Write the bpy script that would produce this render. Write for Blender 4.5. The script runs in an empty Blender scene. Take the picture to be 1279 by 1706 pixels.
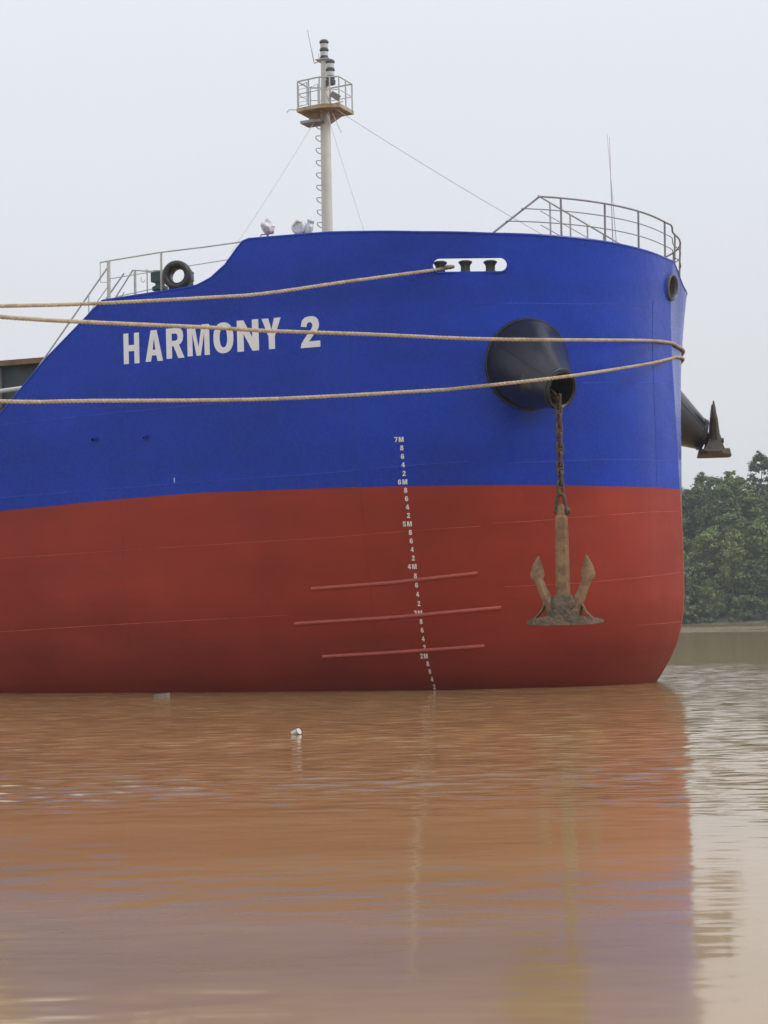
import bpy, bmesh, math, random
import numpy as np
from mathutils import Vector, Matrix

S = bpy.context.scene
R = math.radians
random.seed(7)
rng = np.random.default_rng(7)

# ------------------------------------------------------------------ camera
cam_d = bpy.data.cameras.new('camera')
cam = bpy.data.objects.new('camera', cam_d)
S.collection.objects.link(cam)
cam_d.sensor_fit = 'VERTICAL'
cam_d.sensor_height = 36.0
cam_d.sensor_width = 36.0
cam_d.lens = 36.0 * 3300.0 / 1706.0
cam_d.clip_start = 0.1
cam_d.clip_end = 6000.0
PITCH = math.atan(178.0 / 3300.0)
ROLL = R(1.1)
cam.matrix_world = (Matrix.Translation((0, 0, 1.7)) @ Matrix.Rotation(math.pi / 2 + PITCH, 4, 'X')
                    @ Matrix.Rotation(-ROLL, 4, 'Z'))
S.camera = cam

# ------------------------------------------------------------------ sky
SUN_EL, SUN_AZ = R(45), R(102)          # azimuth measured clockwise from +Y (view direction)
world = bpy.data.worlds.new('World')
S.world = world
world.use_nodes = True
nt = world.node_tree
nt.nodes.clear()
wo = nt.nodes.new('ShaderNodeOutputWorld')
bg = nt.nodes.new('ShaderNodeBackground')
sky = nt.nodes.new('ShaderNodeTexSky')
sky.sky_type = 'NISHITA'
sky.sun_disc = False
sky.sun_elevation = SUN_EL
sky.sun_rotation = SUN_AZ
sky.dust_density = 6.0
sky.air_density = 1.0
sky.ozone_density = 1.0
scl = nt.nodes.new('ShaderNodeVectorMath'); scl.operation = 'SCALE'
scl.inputs['Scale'].default_value = 0.10
nt.links.new(sky.outputs[0], scl.inputs[0])
tc = nt.nodes.new('ShaderNodeTexCoord')
sx = nt.nodes.new('ShaderNodeSeparateXYZ')
nt.links.new(tc.outputs['Generated'], sx.inputs[0])
ramp = nt.nodes.new('ShaderNodeValToRGB')          # even overcast cloud deck: a little brighter to the zenith
nt.links.new(sx.outputs['Z'], ramp.inputs['Fac'])
e = ramp.color_ramp.elements
e[0].position = 0.0; e[0].color = (0.755, 0.765, 0.785, 1)
e[1].position = 1.0; e[1].color = (1.03, 1.06, 1.11, 1)
m_ = ramp.color_ramp.elements.new(0.30); m_.color = (0.86, 0.90, 0.97, 1)
cl = nt.nodes.new('ShaderNodeTexNoise')            # soft cloud texture
cl.inputs['Scale'].default_value = 2.2
cl.inputs['Detail'].default_value = 4
nt.links.new(tc.outputs['Generated'], cl.inputs['Vector'])
clm = nt.nodes.new('ShaderNodeMapRange')
clm.inputs['To Min'].default_value = 0.97; clm.inputs['To Max'].default_value = 1.03
nt.links.new(cl.outputs[0], clm.inputs['Value'])
vm = nt.nodes.new('ShaderNodeVectorMath'); vm.operation = 'SCALE'
nt.links.new(ramp.outputs[0], vm.inputs[0]); nt.links.new(clm.outputs[0], vm.inputs['Scale'])
mx = nt.nodes.new('ShaderNodeMix'); mx.data_type = 'RGBA'
mx.inputs['Factor'].default_value = 0.93
nt.links.new(scl.outputs[0], mx.inputs['A']); nt.links.new(vm.outputs[0], mx.inputs['B'])
nt.links.new(mx.outputs['Result'], bg.inputs['Color'])
bg.inputs['Strength'].default_value = 1.0
nt.links.new(bg.outputs[0], wo.inputs[0])

# ------------------------------------------------------------------ sun (veiled by cloud)
sun_d = bpy.data.lights.new('sun', 'SUN')
sun_d.energy = 1.4
sun_d.angle = R(25)
sun_d.color = (1.0, 0.96, 0.90)
sun = bpy.data.objects.new('sun', sun_d)
S.collection.objects.link(sun)
to_sun = Vector((math.sin(SUN_AZ) * math.cos(SUN_EL), math.cos(SUN_AZ) * math.cos(SUN_EL), math.sin(SUN_EL)))
sun.rotation_euler = to_sun.to_track_quat('Z', 'Y').to_euler()

S.view_settings.view_transform = 'Standard'
S.view_settings.look = 'None'
S.view_settings.exposure = 0.0
S.view_settings.gamma = 1.0
S.render.engine = 'CYCLES'
S.cycles.max_bounces = 8
S.cycles.glossy_bounces = 4

# ================================================================== materials
MATS = {}
def mat(name, base, rough=0.5, metal=0.0, var=0.0, vscale=3.0, bump=0.0, bscale=8.0, spec=0.5, col2=None,
        c2lo=0.45, c2hi=0.62, c2scale=4.0, stretch=(1, 1, 1), coat=0.0):
    if name in MATS: return MATS[name]
    m = bpy.data.materials.new(name); m.use_nodes = True
    n = m.node_tree; b = n.nodes['Principled BSDF']
    b.inputs['Roughness'].default_value = rough
    b.inputs['Metallic'].default_value = metal
    b.inputs['Specular IOR Level'].default_value = spec
    b.inputs['Coat Weight'].default_value = coat
    b.inputs['Coat Roughness'].default_value = 0.25
    t = n.nodes.new('ShaderNodeTexCoord')
    mp = n.nodes.new('ShaderNodeMapping'); mp.inputs['Scale'].default_value = stretch
    n.links.new(t.outputs['Object'], mp.inputs['Vector'])
    col = None
    if var > 0:
        nz = n.nodes.new('ShaderNodeTexNoise'); nz.inputs['Scale'].default_value = vscale
        nz.inputs['Detail'].default_value = 6; nz.inputs['Roughness'].default_value = 0.6
        n.links.new(mp.outputs[0], nz.inputs['Vector'])
        r = n.nodes.new('ShaderNodeValToRGB')
        r.color_ramp.elements[0].position = 0.3; r.color_ramp.elements[1].position = 0.7
        r.color_ramp.elements[0].color = tuple(c * (1 - var) for c in base) + (1,)
        r.color_ramp.elements[1].color = tuple(min(1, c * (1 + var)) for c in base) + (1,)
        n.links.new(nz.outputs[0], r.inputs[0]); col = r.outputs[0]
    else:
        b.inputs['Base Color'].default_value = tuple(base) + (1,)
    if col2 is not None:
        nz2 = n.nodes.new('ShaderNodeTexNoise'); nz2.inputs['Scale'].default_value = c2scale
        nz2.inputs['Detail'].default_value = 8; nz2.inputs['Roughness'].default_value = 0.65
        n.links.new(mp.outputs[0], nz2.inputs['Vector'])
        mr = n.nodes.new('ShaderNodeMapRange')
        mr.inputs['From Min'].default_value = c2lo; mr.inputs['From Max'].default_value = c2hi
        n.links.new(nz2.outputs[0], mr.inputs['Value'])
        mix = n.nodes.new('ShaderNodeMix'); mix.data_type = 'RGBA'
        n.links.new(mr.outputs[0], mix.inputs['Factor'])
        if col: n.links.new(col, mix.inputs['A'])
        else: mix.inputs['A'].default_value = tuple(base) + (1,)
        mix.inputs['B'].default_value = tuple(col2) + (1,)
        col = mix.outputs['Result']
    if col: n.links.new(col, b.inputs['Base Color'])
    if bump > 0:
        nb = n.nodes.new('ShaderNodeTexNoise'); nb.inputs['Scale'].default_value = bscale
        nb.inputs['Detail'].default_value = 5
        n.links.new(mp.outputs[0], nb.inputs['Vector'])
        bp = n.nodes.new('ShaderNodeBump'); bp.inputs['Strength'].default_value = 1.0
        bp.inputs['Distance'].default_value = bump
        n.links.new(nb.outputs[0], bp.inputs['Height']); n.links.new(bp.outputs[0], b.inputs['Normal'])
    MATS[name] = m
    return m

def hull_paint(name, base, dirt, rough, low_shade=None):
    m = bpy.data.materials.new(name); m.use_nodes = True
    n = m.node_tree; b = n.nodes['Principled BSDF']; L = n.links.new
    t = n.nodes.new('ShaderNodeTexCoord')
    def noise(scale, detail, stretch=(1, 1, 1), rgh=0.55):
        mp = n.nodes.new('ShaderNodeMapping'); mp.inputs['Scale'].default_value = stretch
        L(t.outputs['Object'], mp.inputs['Vector'])
        z = n.nodes.new('ShaderNodeTexNoise'); z.inputs['Scale'].default_value = scale
        z.inputs['Detail'].default_value = detail; z.inputs['Roughness'].default_value = rgh
        L(mp.outputs[0], z.inputs['Vector']); return z.outputs[0]
    big = noise(0.45, 4); fine = noise(9, 6); streak = noise(1.0, 6, (2.2, 2.2, 0.10), 0.6)
    lap = noise(1.0, 3, (0.25, 0.25, 1.6), 0.5)
    r = n.nodes.new('ShaderNodeValToRGB')
    r.color_ramp.elements[0].position = 0.32; r.color_ramp.elements[1].position = 0.68
    r.color_ramp.elements[0].color = tuple(c * 0.76 for c in base) + (1,)
    r.color_ramp.elements[1].color = tuple(c * 1.20 for c in base) + (1,)
    ad = n.nodes.new('ShaderNodeMath'); ad.operation = 'MULTIPLY_ADD'
    L(big, ad.inputs[0]); ad.inputs[1].default_value = 0.55
    ad2 = n.nodes.new('ShaderNodeMath'); ad2.operation = 'MULTIPLY_ADD'
    L(lap, ad2.inputs[0]); ad2.inputs[1].default_value = 0.36
    ad3 = n.nodes.new('ShaderNodeMath'); ad3.operation = 'MULTIPLY'
    L(fine, ad3.inputs[0]); ad3.inputs[1].default_value = 0.09
    L(ad3.outputs[0], ad2.inputs[2]); L(ad2.outputs[0], ad.inputs[2]); L(ad.outputs[0], r.inputs[0])
    mr = n.nodes.new('ShaderNodeMapRange'); mr.inputs['From Min'].default_value = 0.56; mr.inputs['From Max'].default_value = 0.80
    mr.inputs['To Max'].default_value = 0.35
    L(streak, mr.inputs['Value'])
    mix = n.nodes.new('ShaderNodeMix'); mix.data_type = 'RGBA'
    L(mr.outputs[0], mix.inputs['Factor']); L(r.outputs[0], mix.inputs['A']); mix.inputs['B'].default_value = tuple(dirt) + (1,)
    colr = mix.outputs['Result']
    if low_shade:                                   # shade of the inward-turning hull painted in, patchy, deeper towards the waterline
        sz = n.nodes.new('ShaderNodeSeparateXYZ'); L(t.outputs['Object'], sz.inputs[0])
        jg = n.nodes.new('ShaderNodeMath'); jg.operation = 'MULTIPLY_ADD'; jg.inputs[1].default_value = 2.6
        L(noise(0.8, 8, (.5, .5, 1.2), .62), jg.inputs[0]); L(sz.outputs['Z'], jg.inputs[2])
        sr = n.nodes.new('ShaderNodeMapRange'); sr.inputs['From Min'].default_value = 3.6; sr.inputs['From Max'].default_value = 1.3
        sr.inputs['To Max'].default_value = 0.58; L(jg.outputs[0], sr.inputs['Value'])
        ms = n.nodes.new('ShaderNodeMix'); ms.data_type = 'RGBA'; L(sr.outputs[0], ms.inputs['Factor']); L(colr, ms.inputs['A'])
        ms.inputs['B'].default_value = tuple(low_shade) + (1,); colr = ms.outputs['Result']
    L(colr, b.inputs['Base Color'])
    rr = n.nodes.new('ShaderNodeMapRange'); rr.inputs['To Min'].default_value = rough - 0.08; rr.inputs['To Max'].default_value = rough + 0.12
    L(fine, rr.inputs['Value']); L(rr.outputs[0], b.inputs['Roughness'])
    bp = n.nodes.new('ShaderNodeBump'); bp.inputs['Distance'].default_value = 0.030
    bp.inputs['Strength'].default_value = 1.0
    wav = noise(0.9, 3); L(wav, bp.inputs['Height'])
    bp2 = n.nodes.new('ShaderNodeBump'); bp2.inputs['Distance'].default_value = 0.0012
    L(fine, bp2.inputs['Height']); L(bp.outputs[0], bp2.inputs['Normal']); L(bp2.outputs[0], b.inputs['Normal'])
    b.inputs['Specular IOR Level'].default_value = 0.26
    MATS[name] = m
    return m

BLUE = hull_paint('blue_hull_paint', (0.008, 0.045, 0.43), (0.02, 0.07, 0.34), 0.25)
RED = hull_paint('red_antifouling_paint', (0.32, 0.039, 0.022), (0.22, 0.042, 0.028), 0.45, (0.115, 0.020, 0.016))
WHITE_LET = mat('white_lettering', (0.84, 0.86, 0.90), 0.5, var=0.05, vscale=5)
MARK = mat('draft_mark_paint', (0.84, 0.83, 0.82), 0.5, var=0.08, vscale=9)
GREYP = mat('grey_rail_paint', (0.52, 0.53, 0.53), 0.5, var=0.15, vscale=5)
DRAIL = mat('dark_rail_paint', (0.24, 0.24, 0.27), 0.5, var=0.2, vscale=5)
MASTP = mat('mast_cream_paint', (0.62, 0.61, 0.56), 0.45, var=0.08, vscale=2.5, col2=(0.42, 0.30, 0.14), c2lo=0.60, c2hi=0.82, c2scale=2.0)
RUSTP = mat('rusty_cream_paint', (0.48, 0.40, 0.28), 0.6, var=0.2, vscale=4, col2=(0.30, 0.17, 0.06), c2lo=0.42, c2hi=0.66, c2scale=3.0)
BLACK = mat('black_pipe_paint', (0.010, 0.011, 0.014), 0.28, var=0.35, vscale=2.5, bump=0.006, bscale=5)
BLACKM = mat('black_fitting_paint', (0.03, 0.032, 0.032), 0.42, var=0.25, vscale=8, bump=0.003, bscale=14)
ROLLER = mat('green_black_roller', (0.035, 0.045, 0.040), 0.5, var=0.3, vscale=9)
RUST = mat('rusty_anchor_steel', (0.245, 0.145, 0.075), 0.85, var=0.50, vscale=3.5, bump=0.014, bscale=11,
           col2=(0.10, 0.060, 0.040), c2lo=0.54, c2hi=0.72, c2scale=3.0)
MUDDY = mat('muddy_anchor_crown', (0.17, 0.115, 0.075), 0.9, var=0.4, vscale=9, bump=0.035, bscale=16,
            col2=(0.085, 0.075, 0.05), c2lo=0.45, c2hi=0.60, c2scale=6)
ANCH2 = mat('dark_anchor_steel', (0.09, 0.075, 0.06), 0.75, var=0.3, vscale=5, bump=0.012, bscale=12)
CHAIN = mat('rusty_chain_steel', (0.095, 0.060, 0.045), 0.75, var=0.4, vscale=11, bump=0.006, bscale=30)
ROPE = mat('tan_rope_fibre', (0.52, 0.42, 0.31), 0.9, var=0.25, vscale=11, bump=0.006, bscale=90, spec=0.2,
           col2=(0.30, 0.22, 0.14), c2lo=0.52, c2hi=0.75, c2scale=1.3)
GREEN = mat('green_machinery_paint', (0.03, 0.075, 0.065), 0.5, var=0.2)
PLASTIC = mat('clear_wrapping_plastic', (0.72, 0.72, 0.75), 0.25, var=0.25, vscale=9, bump=0.03, bscale=16)
DECK = mat('deck_paint', (0.16, 0.07, 0.05), 0.7, var=0.2)
COAM = mat('coaming_dark_green_paint', (0.05, 0.075, 0.075), 0.55, var=0.3, vscale=3)
COAMTOP = mat('rusty_coaming_rim', (0.20, 0.13, 0.085), 0.8, var=0.35, vscale=4)
GLASSL = mat('lantern_lens', (0.55, 0.57, 0.58), 0.1, var=0.1)
CUP = mat('white_plastic', (0.60, 0.58, 0.58), 0.35, var=0.1, vscale=15, bump=0.004, bscale=40)
WOODB = mat('wet_driftwood', (0.22, 0.19, 0.16), 0.6, var=0.3, vscale=8)

# ================================================================== mesh helpers
def link(o):
    S.collection.objects.link(o); return o

class MB:
    def __init__(s): s.v = []; s.f = []
    def add(s, vs, fs):
        o = len(s.v); s.v += [tuple(p) for p in vs]; s.f += [tuple(i + o for i in q) for q in fs]; return s
    def box(s, c, d, rot=None):
        P = []
        for x in (-.5, .5):
            for y in (-.5, .5):
                for z in (-.5, .5):
                    p = Vector((x * d[0], y * d[1], z * d[2]))
                    if rot is not None: p = rot @ p
                    P.append(p + Vector(c))
        return s.add(P, [(0, 1, 3, 2), (4, 6, 7, 5), (0, 4, 5, 1), (2, 3, 7, 6), (0, 2, 6, 4), (1, 5, 7, 3)])
    def tube(s, pts, r, n=8, closed=False, cap=True):
        pts = [Vector(p) for p in pts]; N = len(pts)
        rs = r if hasattr(r, '__len__') else [r] * N
        tan = []
        for i in range(N):
            a = pts[(i - 1) % N] if (closed or i > 0) else pts[i]
            b = pts[(i + 1) % N] if (closed or i < N - 1) else pts[i]
            tan.append((b - a).normalized())
        t0 = tan[0]; ref = Vector((0, 0, 1)) if abs(t0.z) < .9 else Vector((1, 0, 0))
        nrm = (ref - t0 * ref.dot(t0)).normalized()
        vs = []; 
        for i in range(N):
            t = tan[i]; nrm = (nrm - t * nrm.dot(t)).normalized(); bn = t.cross(nrm)
            for k in range(n):
                a = 2 * math.pi * k / n
                vs.append(pts[i] + (nrm * math.cos(a) + bn * math.sin(a)) * rs[i])
        fs = []
        for i in range(N if closed else N - 1):
            j = (i + 1) % N
            for k in range(n):
                l = (k + 1) % n
                fs.append((i * n + k, i * n + l, j * n + l, j * n + k))
        if cap and not closed:
            fs.append(tuple(reversed(range(n)))); fs.append(tuple((N - 1) * n + k for k in range(n)))
        return s.add(vs, fs)
    def lathe(s, prof, origin, axis, n=24, cap0=True, cap1=True):
        """prof: list of (radius, height along axis)"""
        ax = Vector(axis).normalized(); q = ax.to_track_quat('Z', 'Y'); o = Vector(origin)
        vs = []
        for r, h in prof:
            for k in range(n):
                a = 2 * math.pi * k / n
                vs.append(o + q @ Vector((r * math.cos(a), r * math.sin(a), h)))
        fs = []
        for i in range(len(prof) - 1):
            for k in range(n):
                l = (k + 1) % n
                fs.append((i * n + k, i * n + l, (i + 1) * n + l, (i + 1) * n + k))
        if cap0: fs.append(tuple(reversed(range(n))))
        if cap1: fs.append(tuple((len(prof) - 1) * n + k for k in range(n)))
        return s.add(vs, fs)
    def loft(s, secs, cap=True):
        n = len(secs[0]); vs = [p for q in secs for p in q]; fs = []
        for i in range(len(secs) - 1):
            for k in range(n):
                l = (k + 1) % n
                fs.append((i * n + k, i * n + l, (i + 1) * n + l, (i + 1) * n + k))
        if cap:
            fs.append(tuple(reversed(range(n)))); fs.append(tuple((len(secs) - 1) * n + k for k in range(n)))
        return s.add(vs, fs)
    def mesh(s, name, smooth=None, fix=True):
        m = bpy.data.meshes.new(name); m.from_pydata(s.v, [], s.f); m.update()
        if fix:
            bm = bmesh.new(); bm.from_mesh(m); bmesh.ops.recalc_face_normals(bm, faces=bm.faces); bm.to_mesh(m); bm.free()
        if smooth is not None:
            m.polygons.foreach_set('use_smooth', [True] * len(m.polygons))
            m.set_sharp_from_angle(angle=R(smooth))
        return m
    def build(s, name, material, parent=None, smooth=40, fix=True):
        m = s.mesh(name, smooth, fix); m.materials.append(material)
        o = bpy.data.objects.new(name, m); link(o)
        if parent is not None: o.parent = parent
        return o

def part(name, mesh, parent):
    o = bpy.data.objects.new(name, mesh); link(o); o.parent = parent; return o
def tag(o, label, cat, group=None):
    o['label'] = label; o['category'] = cat
    if group: o['group'] = group
    return o
def structure(o): o['kind'] = 'structure'; return o
def empty(name, loc=(0, 0, 0), rz=0.0):
    o = bpy.data.objects.new(name, None); link(o); o.location = loc; o.rotation_euler = (0, 0, rz); o.empty_display_size = 0.3
    return o
def smooth_path(pts, k=6):
    """Catmull-Rom through pts"""
    P = [Vector(p) for p in pts]; out = []
    for i in range(len(P) - 1):
        p0 = P[i - 1] if i else P[0] * 2 - P[1]; p1, p2 = P[i], P[i + 1]
        p3 = P[i + 2] if i + 2 < len(P) else P[-1] * 2 - P[-2]
        for j in range(k):
            t = j / k
            out.append(0.5 * ((2 * p1) + (p2 - p0) * t + (2 * p0 - 5 * p1 + 4 * p2 - p3) * t * t + (3 * p1 - p0 - 3 * p2 + p3) * t ** 3))
    out.append(P[-1]); return out

# ================================================================== hull shape (ship frame: u forward of stem, v out to the near side)
TH = R(23)
STEM = (7.28, 48.9)
T0, FL, R1 = R(5), 0.8, 5.7
LARC = R1 * (math.pi / 2 - T0)
ZP = [-4, -2, -.8, 0, .5, 1.05, 2, 3.3, 4.6, 5.85, 8, 9.2, 10.6]
IM = [4.6, 3.5, 2.5, 1.72, 1.36, 1.05, .70, .37, .13, 0, -.12, -.18, -.28]
IS = [4.2, 2.6, 1.3, .69, .36, .08, -.08, -.08, -.05, -.02, .06, .07, -.05]
IA = [4.2, 2.8, 1.5, .80, .56, .40, .24, .12, .04, 0, -.05, -.07, -.1]
KX = [.1, .1, .1, .1, .1, .1, .12, .13, .13, .11, .07, .03, 0]
_zz = np.arange(-4, 12, 0.05)
def _tab(y):
    t = np.interp(_zz, ZP, y); pad = 12
    tp = np.concatenate([np.full(pad, t[0]), t, np.full(pad, t[-1])])
    k = np.exp(-0.5 * (np.arange(-pad, pad + 1) / 4.5) ** 2); k /= k.sum()
    return np.convolve(tp, k, 'valid')
TM, TS, TA, TK = _tab(IM), _tab(IS), _tab(IA), _tab(KX)
def sm(x): x = min(1, max(0, x)); return x * x * (3 - 2 * x)
def inset(z, a):
    far = a < 0; a = abs(a)
    m_, s_, d_, k_ = (float(np.interp(z, _zz, t)) for t in (TM, TS, TA, TK))
    r = s_ + (m_ - s_) * sm((a - .3) / 5.5)
    return r + (d_ - r) * sm((a - 8) / 8) + (1.3 * k_ * min(a, 2.6) if far else k_ * min(a, 1.2)) * max(0, 1 - a / 9)
FAR_T0, FAR_FL = R(4), 1.3                         # the far bow plate is flatter next to the stem
FAR_R = (FL * math.cos(T0) + R1 * (1 - math.sin(T0)) - FAR_FL * math.cos(FAR_T0)) / (1 - math.sin(FAR_T0))
def ref(a):
    t0, fl, r1, s = (T0, FL, R1, 1) if a >= 0 else (FAR_T0, FAR_FL, FAR_R, -1)
    a = abs(a); larc = r1 * (math.pi / 2 - t0)
    l = min(a, fl); u = -l * math.sin(t0); v = l * math.cos(t0); t = t0
    if a > fl:
        t = t0 + min(a - fl, larc) / r1
        v += r1 * (math.sin(t) - math.sin(t0)); u -= r1 * (math.cos(t0) - math.cos(t))
    if a > fl + larc: u -= a - fl - larc
    return (u, s * v), (math.cos(t), s * math.sin(t))
def P3(u, v, z): return Vector((u, -v, z))           # ship frame -> ship local coordinates
def hull(a, z, off=0.0):
    (u, v), (nu, nv) = ref(a); d = inset(z, a) - off
    return P3(u - nu * d, v - nv * d, z)
def hnorm(a, z):
    da = (hull(a + .02, z) - hull(a - .02, z)); dz = (hull(a, z + .02) - hull(a, z - .02))
    n = da.cross(dz).normalized(); (u, v), (nu, nv) = ref(a)
    return n if n.dot(P3(nu, nv, 0)) > 0 else -n
def zbound(a):
    return float(np.interp(abs(a), [0, 3.4, 5.9, 8, 11, 13.7, 15.9, 17.6, 19.4, 46], [4.76, 4.71, 4.71, 4.73, 4.78, 4.805, 4.74, 4.66, 4.58, 3.6]))
def ztop(a):
    if a < 0:
        dip = 0.42 * sm(-a / 1.8) * (1 - sm((-a - 2.5) / 2.5))
    else: dip = 0
    return float(np.interp(abs(a), [0, 2, 6.3, 7.85, 10.06, 12.15, 12.30, 12.46, 12.8, 13.22, 13.64, 14.5, 16.24, 17.92, 18.91, 20.2, 46],
                           [10.455, 10.445, 10.47, 10.54, 10.72, 10.775, 10.74, 10.59, 10.22, 9.93, 9.78, 9.735, 9.647, 8.31, 7.37, 6.15, 6.1])) - dip

ship = empty('cargo_ship', (STEM[0], STEM[1], 0), -TH)
tag(ship, 'large cargo ship bow with blue topsides and red underbody, moored by ropes', 'ship')

cols = sorted(set([round(x, 3) for x in np.concatenate([np.arange(0, 20.6, .2), [12.15, 12.3, 12.46, 16.24], np.arange(21, 46.1, 1.5)])]))
cols = [-c for c in reversed(cols) if c > 0] + cols
def shell(zlo, zhi, rows, thick):
    mb = MB(); nC = len(cols)
    for o in (0.0, -thick):
        for a in cols:
            lo, hi = zlo(a), zhi(a)
            for i in range(rows + 1):
                mb.v.append(tuple(hull(a, lo + (hi - lo) * i / rows, o)))
    K = nC * (rows + 1); idx = lambda s, c, r: s * K + c * (rows + 1) + r
    for c in range(nC - 1):
        for r in range(rows):
            mb.f.append((idx(0, c, r), idx(0, c + 1, r), idx(0, c + 1, r + 1), idx(0, c, r + 1)))
            mb.f.append((idx(1, c, r), idx(1, c, r + 1), idx(1, c + 1, r + 1), idx(1, c + 1, r)))
        mb.f.append((idx(0, c, 0), idx(1, c, 0), idx(1, c + 1, 0), idx(0, c + 1, 0)))
        mb.f.append((idx(0, c, rows), idx(0, c + 1, rows), idx(1, c + 1, rows), idx(1, c, rows)))
    for c, fl in ((0, 0), (nC - 1, 1)):
        for r in range(rows):
            q = (idx(0, c, r), idx(0, c, r + 1), idx(1, c, r + 1), idx(1, c, r))
            mb.f.append(q if not fl else tuple(reversed(q)))
    return mb
top_mb = shell(zbound, ztop, 30, 0.05)
red_mb = shell(lambda a: -2.5, zbound, 36, 0.05)
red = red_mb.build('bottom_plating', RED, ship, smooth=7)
red['label'] = 'dark red painted underwater plating'
topm = top_mb.mesh('topside_plating')
topside = part('topside_plating', topm, ship)
topm.materials.append(BLUE)
topside['label'] = 'blue painted topside plating'

# ---- cut the fairlead slot and the bow chock hole out of the bulwark
SLOT = (5.935, 7.602, 9.592, 9.918)
def slot_outline(grow=0.0, n=10):
    a0, a1, z0, z1 = SLOT; a0 -= grow; a1 += grow; z0 -= grow; z1 += grow
    r = (z1 - z0) / 2; zc = (z0 + z1) / 2; pts = []
    for i in range(n + 1):
        t = -math.pi / 2 + math.pi * i / n; pts.append((a1 - r + r * math.cos(t), zc + r * math.sin(t)))
    for i in range(n + 1):
        t = math.pi / 2 + math.pi * i / n; pts.append((a0 + r + r * math.cos(t), zc + r * math.sin(t)))
    return pts
CH_A, CH_Z, CH_R = 0.05, 9.79, 0.27
cn = hnorm(0.45, CH_Z); cc = hull(CH_A, CH_Z)
cutters = []
so = slot_outline()
cutters.append(MB().loft([[hull(a, z, 0.4) for a, z in so], [hull(a, z, -0.4) for a, z in so]]))
cutters.append(MB().lathe([(CH_R, -0.6), (CH_R, 0.5)], cc, cn, 28))
for cm in cutters:
    co = cm.build('cutter', BLUE, None, None); co.parent = ship
    bpy.context.view_layer.update()
    md = topside.modifiers.new('cut', 'BOOLEAN'); md.operation = 'DIFFERENCE'; md.solver = 'EXACT'; md.object = co
    dg = bpy.context.evaluated_depsgraph_get()
    nm = bpy.data.meshes.new_from_object(topside.evaluated_get(dg))
    topside.modifiers.clear(); topside.data = nm
    bpy.data.objects.remove(co)
topside.data.polygons.foreach_set('use_smooth', [True] * len(topside.data.polygons))
topside.data.set_sharp_from_angle(angle=R(7))
topside.data.name = 'topside_plating'

# slot frame, bulwark rim rail, knuckle bar
so2 = slot_outline(0.012, 10)
MB().tube([hull(a, z, 0.012) for a, z in so2], 0.028, 8, closed=True).build('slot_frame', BLUE, topside)
for side in (1, -1):
    pts = [hull(side * a, ztop(side * a) - 0.015, -0.02) for a in cols if 0 <= a <= 20.4]
    MB().tube(pts, 0.036, 8).build('bulwark_rim', BLUE, topside)

SEAMB = mat('seam_highlight_blue', (.035, .085, .58), .4, var=.5, vscale=1.5)  # highlights on the weld beads painted in as lighter blue and red
SEAMR = mat('seam_highlight_red', (.42, .07, .05), .5, var=.5, vscale=1.5)
# ---- weld seams: thin raised beads across the plating
def bead(name, pl, material, parent, r=0.009, n=5, step=0.35):
    A = [p[0] for p in pl]; Z = [p[1] for p in pl]
    if A[0] > A[-1]: A, Z = A[::-1], Z[::-1]
    L_ = A[-1] - A[0]
    if L_ < 0.3:
        k = 14; pts = [hull(pl[0][0] + (pl[-1][0] - pl[0][0]) * i / k, pl[0][1] + (pl[-1][1] - pl[0][1]) * i / k, 0.0) for i in range(k + 1)]
    else:
        k = max(3, int(L_ / step)); pts = []
        for i in range(k + 1):
            a = A[0] + L_ * i / k; pts.append(hull(a, float(np.interp(a, A, Z)), 0.0))
    return MB().tube(pts, r, n).build(name, material, parent)
for pl in ([(26, 4.72), (18.18, 4.949), (13.722, 5.065), (10.1, 5.129), (8.37, 5.206), (6.88, 5.263)],
           [(5.95, 5.213), (3.45, 5.327), (0.1, 5.443)],
           [(26, 6.45), (19.28, 6.744), (17.5, 6.809), (15.3, 6.872), (12.6, 6.93)],
           [(6.82, 8.851), (4.373, 8.908), (1.4, 9.15)],
           [(4.0, 7.098), (0.1, 7.36)]):
    bead('weld_seam', pl, SEAMB, topside)
for a in (15.75, 9.6, 1.2):
    bead('weld_seam', [(a, zbound(a) + .05), (a, min(9.3, ztop(a) - .1))], BLUE, topside, 0.006)
for pl in ([(26, 3.2), (19.43, 3.391), (15.284, 3.502), (10.235, 3.629), (8.242, 3.72), (6.6, 3.783)],
           [(6.303, 3.848), (5.143, 3.894), (4.084, 3.977), (1.5, 4.146), (0.1, 4.2)],
           [(26, 1.3), (19.565, 1.554), (16.927, 1.662), (13.95, 1.757), (11.6, 1.829)],
           [(5.954, 2.383), (3.959, 2.442), (0.1, 2.70)], [(1.957, 1.427), (0.02, 1.486)]):
    bead('weld_seam', pl, SEAMR, red)
for a in (15.85, 9.5):
    bead('weld_seam', [(a, 0.1), (a, zbound(a) - .05)], RED, red, 0.006)

# ---- three long half-round bars low on the shoulder
BARP = mat('pink_red_bar_paint', (0.42, 0.085, 0.065), 0.45, var=0.15, vscale=4)
for pl in ([(10.963, 2.44), (8.81, 2.544), (6.679, 2.712)], [(11.492, 1.627), (8.905, 1.737), (6.035, 1.913)],
           [(10.937, 0.833), (8.672, 0.933), (6.462, 1.027)]):
    b_ = bead('rubbing_bar', pl, BARP, red, 0.045, 10, 0.2)

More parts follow.
